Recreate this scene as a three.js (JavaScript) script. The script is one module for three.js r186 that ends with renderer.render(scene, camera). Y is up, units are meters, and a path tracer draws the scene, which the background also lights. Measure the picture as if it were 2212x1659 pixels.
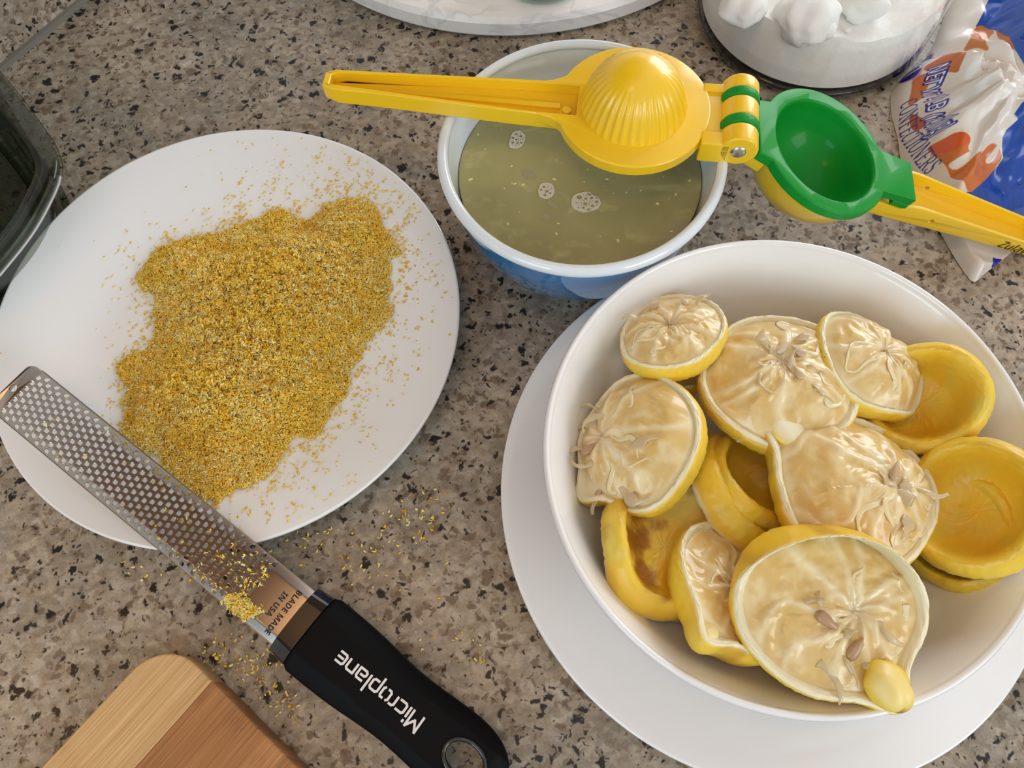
import * as THREE from 'three';
import { mergeGeometries, mergeVertices, toCreasedNormals } from 'three/addons/utils/BufferGeometryUtils.js';
import { RoundedBoxGeometry } from 'three/addons/geometries/RoundedBoxGeometry.js';
import { FontLoader } from 'three/addons/loaders/FontLoader.js';
import { TextGeometry } from 'three/addons/geometries/TextGeometry.js';
import { RectAreaLightUniformsLib } from 'three/addons/lights/RectAreaLightUniformsLib.js';
import { Brush, Evaluator, SUBTRACTION } from 'three-bvh-csg';

// ---------------------------------------------------------------- camera, light, exposure
const W = 2212, H = 1659, F = 1650, PITCH = 67.5766 * Math.PI / 180, ROLL = 3.4225 * Math.PI / 180, CAM_Y = 0.39;
const scene = new THREE.Scene();
const camera = new THREE.PerspectiveCamera(2 * Math.atan(H / 2 / F) * 180 / Math.PI, W / H, 0.01, 30);
camera.position.set(0, CAM_Y, 0);
camera.rotation.order = 'YXZ';
camera.rotation.set(-PITCH, 0, -ROLL);
const renderer = new THREE.WebGLRenderer({ antialias: true });
renderer.toneMapping = THREE.LinearToneMapping;
renderer.toneMappingExposure = 0.96;
renderer.shadowMap.enabled = true;
scene.background = new THREE.Color(0.55, 0.72, 1.0);          // the sky outside the window
RectAreaLightUniformsLib.init();
// The kitchen stands at an angle to the camera: a runs out from the splashback wall, b along it.
const ROOM_TURN = -Math.atan2(0.61, 0.79);
const room = (a, y, b) => new THREE.Vector3(a * 0.7915 - b * 0.6112, y, a * 0.6112 + b * 0.7915);
// openings in the walls, out of view and placed to light the counter: along is the wall's running axis, [u0, u1] the opening along it
const RA0 = -0.557, RA1 = 1.3, RB0 = -1.66, RB1 = 1.34, RY0 = -0.92, RY1 = 1.54, TH = 0.12;
const UNSEEN_WINDOWS = [
  { wall: 'back', u0: -0.47, u1: 0.47, y0: 0.13, y1: 1.05, color: [0.93, 0.97, 1.0], power: 6.6 },  // out of view; lights the counter from the far right
  { wall: 'right', u0: -0.32, u1: 0.52, y0: 0.3, y1: 1.1, color: [0.9, 0.95, 1.0], power: 5.0 },  // out of view; lights the counter from the near right
  { wall: 'front', u0: -0.45, u1: 0.35, y0: 0.35, y1: 1.25, color: [0.6, 0.87, 1.0], power: 4.0 },  // out of view; cool light from behind and left of the camera
];
const UNSEEN_LAMP = { x: -0.2, z: -0.05, y: 1.2, r: 0.11 }, UNSEEN_STRIP = { a: -0.36, b: 0.28, y: 0.462 };  // unseen globe and strip, placed for their warm light
for (const w of UNSEEN_WINDOWS) {
  const u = (w.u0 + w.u1) / 2, y = (w.y0 + w.y1) / 2, p = { back: [u, RB0 + 0.02, 0, 1], right: [RA1 - 0.02, u, -1, 0], front: [u, RB1 - 0.02, 0, -1] }[w.wall];
  const day = new THREE.RectAreaLight(new THREE.Color(...w.color), w.power, w.u1 - w.u0 - 0.08, w.y1 - w.y0 - 0.08);
  day.position.copy(room(p[0], y, p[1])); day.lookAt(room(p[0] + p[2], y, p[1] + p[3])); day.name = 'unseen_window_daylight'; scene.add(day);
}
{
  const strip = new THREE.RectAreaLight(new THREE.Color(1.0, 0.55, 0.22), 8, 0.16, 0.05);  // unseen warm light, placed to warm the plate from the left
  strip.position.copy(room(UNSEEN_STRIP.a, UNSEEN_STRIP.y - 0.008, UNSEEN_STRIP.b)); strip.lookAt(room(UNSEEN_STRIP.a, UNSEEN_STRIP.y - 1, UNSEEN_STRIP.b)); strip.name = 'unseen_strip_light'; scene.add(strip);
  const warm = new THREE.PointLight(new THREE.Color(1.0, 0.66, 0.38), 0.14, 0, 2);  // unseen lamp, placed for the warm reflection near the grater handle
  warm.position.set(UNSEEN_LAMP.x, UNSEEN_LAMP.y, UNSEEN_LAMP.z); warm.castShadow = true; warm.shadow.radius = 5; warm.shadow.camera.near = 0.05; warm.name = 'unseen_pendant_light'; scene.add(warm);
}

// ---------------------------------------------------------------- helpers
function rng(seed) { let s = seed >>> 0; return () => { s = (s + 0x6D2B79F5) >>> 0; let t = s; t = Math.imul(t ^ (t >>> 15), t | 1); t ^= t + Math.imul(t ^ (t >>> 7), t | 61); return ((t ^ (t >>> 14)) >>> 0) / 4294967296; }; }
const hash2 = (x, y, s) => { let h = Math.imul(x, 374761393) + Math.imul(y, 668265263) + Math.imul(s, 2147483647 ^ 0x5bd1e995); h = Math.imul(h ^ (h >>> 13), 1274126177); h = Math.imul(h ^ (h >>> 16), 0x85ebca6b); return ((h ^ (h >>> 15)) >>> 0) / 4294967296; };
function noise2(x, y, s = 0) {
  const xi = Math.floor(x), yi = Math.floor(y), fx = x - xi, fy = y - yi, u = fx * fx * (3 - 2 * fx), v = fy * fy * (3 - 2 * fy);
  const a = hash2(xi, yi, s), b = hash2(xi + 1, yi, s), c = hash2(xi, yi + 1, s), d = hash2(xi + 1, yi + 1, s);
  return a + (b - a) * u + (c - a) * v + (a - b - c + d) * u * v;
}
const fbm = (x, y, s = 0, n = 4) => { let t = 0, a = 0.5, k = 0; for (let i = 0; i < n; i++) { t += a * noise2(x, y, s + i * 17); k += a; x = x * 2.03 + 3.1; y = y * 2.03 + 1.7; a *= 0.5; } return t / k; };
const clamp = (x, a = 0, b = 1) => Math.min(b, Math.max(a, x));
const smooth = (a, b, x) => { const t = clamp((x - a) / (b - a)); return t * t * (3 - 2 * t); };
const lerp = (a, b, t) => a + (b - a) * t;
const V = (x, y, z) => new THREE.Vector3(x, y, z);
const srgb = (r, g, b) => new THREE.Color().setRGB(r / 255, g / 255, b / 255, THREE.SRGBColorSpace);
// a photo pixel to the point where its sight line meets height h
function at(px, py, h) {
  const u = px - W / 2, v = py - H / 2, c = Math.cos(ROLL), s = Math.sin(ROLL), cp = Math.cos(PITCH), sp = Math.sin(PITCH);
  const x = (c * u - s * v) / F, y = -(s * u + c * v) / F, dy = y * cp - sp, t = (CAM_Y - h) / -dy;
  return V(x * t, h, (-cp - y * sp) * t);
}
const names = new Map();
const numbered = (n) => { const k = names.get(n) ?? 0; names.set(n, k + 1); return k ? `${n}_${String(k).padStart(3, '0')}` : n; };
function shade(o) { o.traverse((m) => { if (m.isMesh) { m.castShadow = true; m.receiveShadow = true; } }); return o; }
function thing(name, label, category, pos, group) {
  const o = new THREE.Group(); o.name = numbered(name); o.userData = { label, category }; if (group) o.userData.group = group;
  if (pos) o.position.copy(pos); scene.add(o); return o;
}
function part(name, geo, mat, parent, label) {
  const m = new THREE.Mesh(geo, mat); m.name = name; m.castShadow = m.receiveShadow = true; if (label) m.userData.label = label; parent.add(m); return m;
}
function single(name, geo, mat, label, category, group) {
  const m = new THREE.Mesh(geo, mat); m.name = numbered(name); m.castShadow = m.receiveShadow = true; m.userData = { label, category }; if (group) m.userData.group = group; scene.add(m); return m;
}
function struct(name, geo, mat, label, category) {
  const m = new THREE.Mesh(geo, mat); m.name = name; m.castShadow = m.receiveShadow = true; m.userData = { kind: 'structure', label, category }; scene.add(m); return m;
}
function dataTex(n, m, fn, { srgbOut = true, repeat = true } = {}) {   // fn(x, y) -> [r,g,b] 0..255
  const d = new Uint8Array(n * m * 4);
  for (let y = 0; y < m; y++) for (let x = 0; x < n; x++) { const c = fn(x, y), i = (y * n + x) * 4; d[i] = clamp(c[0], 0, 255); d[i + 1] = clamp(c[1], 0, 255); d[i + 2] = clamp(c[2], 0, 255); d[i + 3] = 255; }
  const t = new THREE.DataTexture(d, n, m, THREE.RGBAFormat); t.magFilter = THREE.LinearFilter; t.minFilter = THREE.LinearMipmapLinearFilter; t.generateMipmaps = true;
  t.wrapS = t.wrapT = repeat ? THREE.MirroredRepeatWrapping : THREE.ClampToEdgeWrapping; if (srgbOut) t.colorSpace = THREE.SRGBColorSpace; t.needsUpdate = true; return t;
}
// Smooth lathe (r, y) points through a spline, rounded where points are close together.
function lathe(pts, seg = 128, div = 0) {
  let p = pts.map(([r, y]) => new THREE.Vector2(Math.max(r, 0.00001), y));
  if (div) p = new THREE.SplineCurve(p).getPoints(div).map((q) => (q.x = Math.max(q.x, 0.00001), q));
  return new THREE.LatheGeometry(p, seg);
}
// A surface on a grid of nu by nv points; closed round u joins the seam.
function grid(nu, nv, fn, { wrapU = false, color = false, uv = false } = {}) {
  const pos = [], col = [], uvs = [], idx = [];
  for (let j = 0; j < nv; j++) for (let i = 0; i < nu; i++) {
    const o = fn(i / (wrapU ? nu : nu - 1), j / (nv - 1)); pos.push(o.x, o.y, o.z);
    if (color) col.push(o.c.r, o.c.g, o.c.b); if (uv) uvs.push(o.u, o.v);
  }
  const cu = wrapU ? nu : nu - 1;
  for (let j = 0; j < nv - 1; j++) for (let i = 0; i < cu; i++) { const a = j * nu + i, b = j * nu + (i + 1) % nu, c = a + nu, d = b + nu; idx.push(a, c, b, b, c, d); }
  const g = new THREE.BufferGeometry(); g.setAttribute('position', new THREE.Float32BufferAttribute(pos, 3));
  if (color) g.setAttribute('color', new THREE.Float32BufferAttribute(col, 3)); if (uv) g.setAttribute('uv', new THREE.Float32BufferAttribute(uvs, 2));
  g.setIndex(idx); g.computeVertexNormals(); return g;
}
// A strip with an elliptic section along points; rx across, ry thick, up the direction of its thickness.
function strand(points, rx, ry, up, sides = 6) {
  const n = points.length, pos = [], idx = [];
  for (let i = 0; i < n; i++) {
    const t = points[Math.min(i + 1, n - 1)].clone().sub(points[Math.max(i - 1, 0)]).normalize();
    const s = t.clone().cross(up).normalize(), w = s.clone().cross(t).normalize();
    for (let k = 0; k < sides; k++) {
      const a = k / sides * Math.PI * 2, p = points[i].clone().addScaledVector(s, Math.cos(a) * rx(i / (n - 1))).addScaledVector(w, Math.sin(a) * ry(i / (n - 1)));
      pos.push(p.x, p.y, p.z);
    }
  }
  for (let i = 0; i < n - 1; i++) for (let k = 0; k < sides; k++) { const a = i * sides + k, b = i * sides + (k + 1) % sides, c = a + sides, d = b + sides; idx.push(a, b, c, b, d, c); }
  for (const [o, f] of [[0, 1], [(n - 1) * sides, 0]]) for (let k = 1; k < sides - 1; k++) idx.push(o, f ? o + k + 1 : o + k, f ? o + k : o + k + 1);
  const g = new THREE.BufferGeometry(); g.setAttribute('position', new THREE.Float32BufferAttribute(pos, 3)); g.setIndex(idx); g.computeVertexNormals(); return g;
}
const merge = (list) => mergeGeometries(list.map((g) => { const q = g.index ? g.toNonIndexed() : g.clone(); for (const k of Object.keys(q.attributes)) if (!['position', 'normal'].includes(k)) q.deleteAttribute(k); q.morphAttributes = {}; return q; }));
const moved = (g, x, y, z) => g.translate(x, y, z);
function shapeOf(pts) { const s = new THREE.Shape(); pts.forEach(([x, y], i) => (i ? s.lineTo(x, y) : s.moveTo(x, y))); s.closePath(); return s; }
// Extrude an outline drawn in (x, z) upwards from y0 to y1 with a bevel.
function slab(outline, holes, y0, y1, bevel = 0.0006, seg = 3) {
  const s = shapeOf(outline.map(([x, z]) => [x, -z]));
  for (const h of holes || []) { const q = new THREE.Path(); h.forEach(([x, z], i) => (i ? q.lineTo(x, -z) : q.moveTo(x, -z))); q.closePath(); s.holes.push(q); }
  const g = new THREE.ExtrudeGeometry(s, { depth: y1 - y0 - 2 * bevel, bevelEnabled: bevel > 0, bevelThickness: bevel, bevelSize: bevel, bevelOffset: -bevel, bevelSegments: seg, curveSegments: 24 });
  g.rotateX(-Math.PI / 2).translate(0, y0 + bevel, 0);
  return toCreasedNormals(g, 0.6);
}
const roundRect = (x0, x1, z0, z1, r, n = 6) => {
  const out = [];
  for (const [cx, cz, a0] of [[x1 - r, z1 - r, 0], [x0 + r, z1 - r, 90], [x0 + r, z0 + r, 180], [x1 - r, z0 + r, 270]]) for (let k = 0; k <= n; k++) { const a = (a0 + 90 * k / n) * Math.PI / 180; out.push([cx + r * Math.cos(a), cz + r * Math.sin(a)]); }
  return out;
};
const std = (o) => new THREE.MeshStandardMaterial(o), phy = (o) => new THREE.MeshPhysicalMaterial(o);

// ---------------------------------------------------------------- granite
// The stone over 0.84 m, one texel 0.41 mm: grains, brown quartz, black mica.
const GN = 2048, GSPAN = 0.84;
const graniteTex = (() => {
  const K = GSPAN * 1000 / GN;
  const cell = (x, y, size, s) => {                         // nearest and second nearest seed of a jittered lattice
    const gx = x / size, gy = y / size, xi = Math.floor(gx), yi = Math.floor(gy); let d1 = 9, d2 = 9, id = 0;
    for (let j = -1; j <= 1; j++) for (let i = -1; i <= 1; i++) {
      const cx = xi + i, cy = yi + j, px = cx + hash2(cx, cy, s), py = cy + hash2(cx, cy, s + 1), d = (px - gx) ** 2 + (py - gy) ** 2;
      if (d < d1) { d2 = d1; d1 = d; id = hash2(cx, cy, s + 2); } else if (d < d2) d2 = d;
    }
    return [Math.sqrt(d1), Math.sqrt(d2), id];
  };
  const pal = [[170, 156, 134], [158, 144, 122], [178, 166, 147], [150, 137, 119], [165, 148, 122], [154, 146, 134], [188, 178, 161], [142, 127, 107]];
  return dataTex(GN, GN, (tx, ty) => {
    const x = tx * K, y = ty * K;
    const wx = x + (noise2(x * 0.35, y * 0.35, 1) - 0.5) * 3.4 + (noise2(x * 1.3, y * 1.3, 3) - 0.5) * 1.1, wy = y + (noise2(x * 0.35, y * 0.35, 2) - 0.5) * 3.4 + (noise2(x * 1.3, y * 1.3, 4) - 0.5) * 1.1;
    const [a1, a2, id] = cell(wx, wy * 1.25, 3.6, 10), big = fbm(x * 0.03, y * 0.03, 40, 3), e = smooth(0, 0.16, a2 - a1);
    const p = pal[Math.floor(id * 7.99)], q = pal[Math.floor((id * 53) % 1 * 7.99)];
    const m = noise2(x * 0.9, y * 0.9, 50);
    let c = [0, 1, 2].map((k) => lerp(lerp(p[k], q[k], m * 0.5), 160 - k * 14, 0.3 + 0.3 * (1 - e)));
    const t = (big - 0.5) * 52 + (noise2(x * 2.2, y * 2.2, 60) - 0.5) * 24 + (noise2(x * 0.28, y * 0.4, 62) - 0.5) * 26;
    c = c.map((v, k) => v + t - k * (big - 0.5) * 6);
    const blob = (size, s, prob, r0, r1, edge, col, alpha) => {
      const [d1, , bid] = cell(wx + 31, wy + 17, size, s);
      if (bid > prob) return;
      const f = bid / prob, r = lerp(r0, r1, (f * 7.3) % 1) / size, d = d1 + (noise2(x * 0.8, y * 0.8, s + 7) - 0.5) * 0.85 * r + (noise2(x * 2.4, y * 2.4, s + 8) - 0.5) * 0.28 * r;
      const w = (1 - smooth(r * (1 - edge), r * (1 + edge * 0.6), d)) * alpha;
      for (let k = 0; k < 3; k++) c[k] = lerp(c[k], col[k] + ((f * 31) % 1 - 0.5) * 18, w);
    };
    blob(8.5, 100, 0.16, 2, 3.6, 0.5, [186, 174, 152], 0.55);
    blob(7.0, 110, 0.36 + (big - 0.5) * 0.9, 1.2, 3.3, 0.35, [100, 82, 64], 0.66);
    blob(4.6, 120, 0.2, 0.7, 1.5, 0.35, [98, 80, 64], 0.6);
    blob(9.5, 130, 0.3 + (0.5 - big) * 0.7, 0.8, 2.9, 0.24, [24, 23, 24], 0.96);
    blob(7.2, 135, 0.16, 0.6, 1.7, 0.3, [30, 28, 28], 0.94);
    blob(4.2, 140, 0.24, 0.35, 1.0, 0.3, [30, 27, 26], 0.92);
    blob(2.6, 150, 0.12, 0.3, 0.55, 0.4, [34, 30, 27], 0.85);
    blob(30, 160, 0.3, 1.2, 2.0, 0.4, [120, 72, 48], 0.4);
    return c;
  });
})();
const graniteUv = (g, fx, fz) => { const p = g.attributes.position, uv = new Float32Array(p.count * 2); for (let i = 0; i < p.count; i++) { uv[2 * i] = fx(p.getX(i), p.getY(i), p.getZ(i)); uv[2 * i + 1] = fz(p.getX(i), p.getY(i), p.getZ(i)); } g.setAttribute('uv', new THREE.BufferAttribute(uv, 2)); return g; };
const granite = phy({ map: graniteTex, roughness: 0.34, specularIntensity: 0.8 });

// ---------------------------------------------------------------- the kitchen round the counter
const wallPaint = std({ color: srgb(230, 228, 224), roughness: 0.9 }), ceilingPaint = std({ color: srgb(240, 238, 234), roughness: 0.95 });
const woodTex = dataTex(256, 512, (x, y) => { const n = fbm(x * 0.12, y * 0.012, 7, 4), s = noise2(x * 0.7, y * 0.03, 9); return [128 + n * 46 - s * 20, 84 + n * 34 - s * 17, 50 + n * 24 - s * 13]; });
const cabinetWood = std({ map: woodTex, roughness: 0.45 });
const roomBox = (a0, a1, y0, y1, b0, b1) => new THREE.BoxGeometry(a1 - a0, y1 - y0, b1 - b0).translate((a0 + a1) / 2, (y0 + y1) / 2, (b0 + b1) / 2);
const turned = (o) => { o.rotation.y = ROOM_TURN; return o; };
turned(struct('floor', roomBox(RA0 - TH, RA1 + TH, RY0 - 0.1, RY0, RB0 - TH, RB1 + TH), std({ color: srgb(140, 122, 104), roughness: 0.5 }), 'brown wooden kitchen floor below the counter', 'floor'));
turned(struct('ceiling', roomBox(RA0 - TH, RA1 + TH, RY1, RY1 + 0.1, RB0 - TH, RB1 + TH), ceilingPaint, 'off white painted kitchen ceiling with an unseen lamp', 'ceiling'));
turned(struct('wall_left', roomBox(RA0 - TH, RA0, RY0, RY1, RB0 - TH, RB1 + TH), wallPaint, 'off white wall behind the granite splashback', 'wall'));
UNSEEN_WINDOWS.forEach((w, k) => {
  // a wall with its opening, and the unseen window in it, placed for its light; in the wall's own axes u runs along and v outwards
  const box = (u0, u1, y0, y1, v0, v1) => (w.wall === 'right' ? roomBox(RA1 + v0, RA1 + v1, y0, y1, u0, u1) : w.wall === 'back' ? roomBox(u0, u1, y0, y1, RB0 - v1, RB0 - v0) : roomBox(u0, u1, y0, y1, RB1 + v0, RB1 + v1));
  const [a0, a1] = w.wall === 'right' ? [RB0 - TH, RB1 + TH] : [RA0, RA1];
  turned(struct('wall_' + w.wall, mergeGeometries([box(a0, a1, RY0, w.y0, 0, TH), box(a0, a1, w.y1, RY1, 0, TH), box(a0, w.u0, w.y0, w.y1, 0, TH), box(w.u1, a1, w.y0, w.y1, 0, TH)]), wallPaint, { back: 'off white wall with an unseen window at the far end of the counter', right: 'off white wall with an unseen window across from the splashback', front: 'off white wall with an unseen window behind the photographer' }[w.wall], 'wall'));
  const g = new THREE.Group(); g.name = 'unseen_window_' + (k + 1); g.userData = { kind: 'structure', label: { back: 'white framed window out of view at the end of the counter, lighting it from the far right', right: 'white framed window out of view across from the splashback, lighting the counter from the near right', front: 'white framed window out of view behind the photographer, giving cool light from the near left' }[w.wall], category: 'window' }; scene.add(g); turned(g);
  const white = std({ color: srgb(236, 234, 230), roughness: 0.5 }), f = 0.04, mid = (w.u0 + w.u1) / 2;
  for (const [y0, y1, b0, b1] of [[w.y0, w.y0 + f, w.u0, w.u1], [w.y1 - f, w.y1, w.u0, w.u1], [w.y0 + f, w.y1 - f, w.u0, w.u0 + f], [w.y0 + f, w.y1 - f, w.u1 - f, w.u1], [w.y0 + f, w.y1 - f, mid - f / 2, mid + f / 2]]) part('window_frame', box(b0, b1, y0, y1, 0.03, 0.08), white, g);
  for (const [b0, b1] of [[w.u0 + f, mid - f / 2], [mid + f / 2, w.u1 - f]]) part('pane', box(b0, b1, w.y0 + f, w.y1 - f, 0.05, 0.056), phy({ color: 0xffffff, transmission: 1, roughness: 0, thickness: 0 }), g);
});
{
  const c = new THREE.Group(); c.name = 'countertop'; c.userData = { kind: 'structure', label: 'speckled brown granite kitchen counter under everything', category: 'counter' }; scene.add(c);
  const top = roomBox(RA0, 0.5, -0.03, 0, RB0, 0.55).rotateY(ROOM_TURN);
  graniteUv(top, (x, y, z) => (x + GSPAN / 2) / GSPAN, (x, y, z) => (z + 0.58 + y * 0.7) / GSPAN);
  part('stone_top', top, granite, c);
  part('cabinet_base', roomBox(RA0, 0.44, RY0, -0.03, RB0, 0.5).rotateY(ROOM_TURN), cabinetWood, c);
  const sp = new THREE.Group(); sp.name = 'wall_splashback'; sp.userData = { kind: 'structure', label: 'speckled granite upstand along the wall behind the counter', category: 'splashback' }; scene.add(sp);
  const up = roomBox(RA0, -0.517, 0.0025, 0.11, RB0, 0.55);
  graniteUv(up, (x, y, z) => (z + 1.3) / GSPAN, (x, y, z) => (y - x + 0.3) / GSPAN);
  turned(part('stone_upstand', up, granite, sp));
  turned(part('caulk_line', roomBox(-0.518, -0.5135, -0.0005, 0.0035, RB0, 0.55), std({ color: srgb(128, 122, 112), roughness: 0.8 }), sp));
}
{
  const c = thing('unseen_wall_cabinet', 'brown wooden wall cabinet out of view above the splashback, reflected in the grater blade', 'cabinet'); turned(c);  // unseen cabinet, placed for its brown reflection in the blade and shade below
  part('cabinet_body', roomBox(RA0 + 0.002, -0.297, 0.47, 1.4, -0.95, 0.9), cabinetWood, c);
  for (let k = 0; k < 3; k++) { const b = -0.945 + k * 0.615; const d = part('door', new RoundedBoxGeometry(0.02, 0.9, 0.6, 3, 0.004).translate(-0.286, 0.935, b + 0.305), cabinetWood, c); part('knob', new THREE.SphereGeometry(0.013, 16, 12).translate(-0.265, 0.55, b + (k % 2 ? 0.05 : 0.55)), std({ color: 0x777777, metalness: 1, roughness: 0.3 }), d); }
  const l = thing('unseen_strip_light', 'small unseen warm light under the wall cabinet, placed to warm the left of the plate', 'lamp', room(UNSEEN_STRIP.a, 0, UNSEEN_STRIP.b)); l.rotation.y = ROOM_TURN;  // body of the unseen strip that warms the left of the plate
  part('housing', new THREE.BoxGeometry(0.06, 0.006, 0.18).translate(0, 0.4665, 0), std({ color: srgb(220, 214, 205), roughness: 0.5 }), l);
  part('light_lens', new THREE.BoxGeometry(0.05, 0.002, 0.16).translate(0, 0.4625, 0), std({ color: srgb(255, 226, 180), emissive: srgb(255, 196, 120), emissiveIntensity: 2, roughness: 0.6 }), l);
}
{
  const l = thing('unseen_pendant_lamp', 'unseen frosted globe lamp under the ceiling, placed for the warm reflection in the blade', 'lamp', V(UNSEEN_LAMP.x, 0, UNSEEN_LAMP.z));  // globe out of view, met only as a warm reflection in the blade
  part('ceiling_rose', new THREE.CylinderGeometry(0.06, 0.06, 0.02, 40).translate(0, RY1 - 0.011, 0), std({ color: srgb(200, 190, 175), roughness: 0.4, metalness: 0.6 }), l);
  part('cord', new THREE.CylinderGeometry(0.004, 0.004, RY1 - 0.02 - UNSEEN_LAMP.y - UNSEEN_LAMP.r, 10).translate(0, (RY1 - 0.02 + UNSEEN_LAMP.y + UNSEEN_LAMP.r) / 2, 0), std({ color: srgb(60, 55, 50) }), l);
  part('lamp_globe', new THREE.SphereGeometry(UNSEEN_LAMP.r, 40, 28).translate(0, UNSEEN_LAMP.y, 0), std({ color: srgb(255, 236, 205), emissive: srgb(255, 196, 128), emissiveIntensity: 5, roughness: 0.6 }), l);
}

// ---------------------------------------------------------------- crockery
const glazeWhite = phy({ color: srgb(240, 239, 238), roughness: 0.16, clearcoat: 0.5, clearcoatRoughness: 0.08 });
const PLATE = { x: -0.1538, z: -0.2024, r: 0.128 };
const plateY = (r) => 0.0062 + 0.0152 * smooth(0.066, 0.136, r) * 1.06;        // the eating surface of a coupe plate
function plateGeo(R, y) {
  const p = [[0, 0.0015], [0.05, 0.0015], [0.072, 0.0012], [0.076, 0]];
  for (let r = 0.08; r < R - 0.004; r += 0.006) p.push([r, y(r) - 0.0042]);
  p.push([R - 0.0012, y(R) - 0.0026], [R, y(R) - 0.0012], [R - 0.0004, y(R) - 0.0001], [R - 0.0016, y(R)]);
  for (let r = R - 0.005; r > 0.004; r -= 0.005) p.push([r, y(r)]);
  p.push([0, y(0)]);
  return lathe(p, 160);
}
single('dinner_plate', plateGeo(PLATE.r, plateY), glazeWhite, 'white round plate carrying the heap of yellow lemon zest', 'plate').position.set(PLATE.x, 0, PLATE.z);
const UNDER = { x: 0.1236, z: -0.0889, r: 0.1326 };
single('dinner_plate', plateGeo(UNDER.r, (r) => 0.0062 + 0.0135 * smooth(0.07, 0.14, r)), glazeWhite, 'white round plate lying under the bowl of lemon halves', 'plate').position.set(UNDER.x, 0, UNDER.z);
const BOWL = { x: 0.1176, z: -0.0918, r: 0.1063, y: 0.0075, top: 0.075 };
{
  const h = BOWL.top - BOWL.y, outer = [[0, 0.002], [0.046, 0.002], [0.05, 0], [0.054, 0.001], [0.062, 0.0075], [0.078, 0.021], [0.092, 0.039], [0.1005, 0.056], [0.1058, h - 0.003]];
  const inner = [[0.1022, h - 0.003], [0.0965, 0.055], [0.088, 0.039], [0.074, 0.0235], [0.058, 0.0115], [0.04, 0.0065], [0, 0.0055]];
  const o = new THREE.SplineCurve(outer.slice(4).map((p) => new THREE.Vector2(...p))).getPoints(40).map((p) => [p.x, p.y]), i = new THREE.SplineCurve(inner.map((p) => new THREE.Vector2(...p))).getPoints(60).map((p) => [p.x, p.y]);
  const lip = []; for (let k = 1; k < 10; k++) { const a = k / 10 * Math.PI; lip.push([0.104 + 0.0018 * Math.cos(a) + 0.0006, h - 0.003 + 0.003 * Math.sin(a)]); }
  single('serving_bowl', lathe([...outer.slice(0, 4), ...o, ...lip, ...i], 160), glazeWhite, 'deep white round bowl full of squeezed lemon halves', 'bowl').position.set(BOWL.x, BOWL.y, BOWL.z);
}

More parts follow.
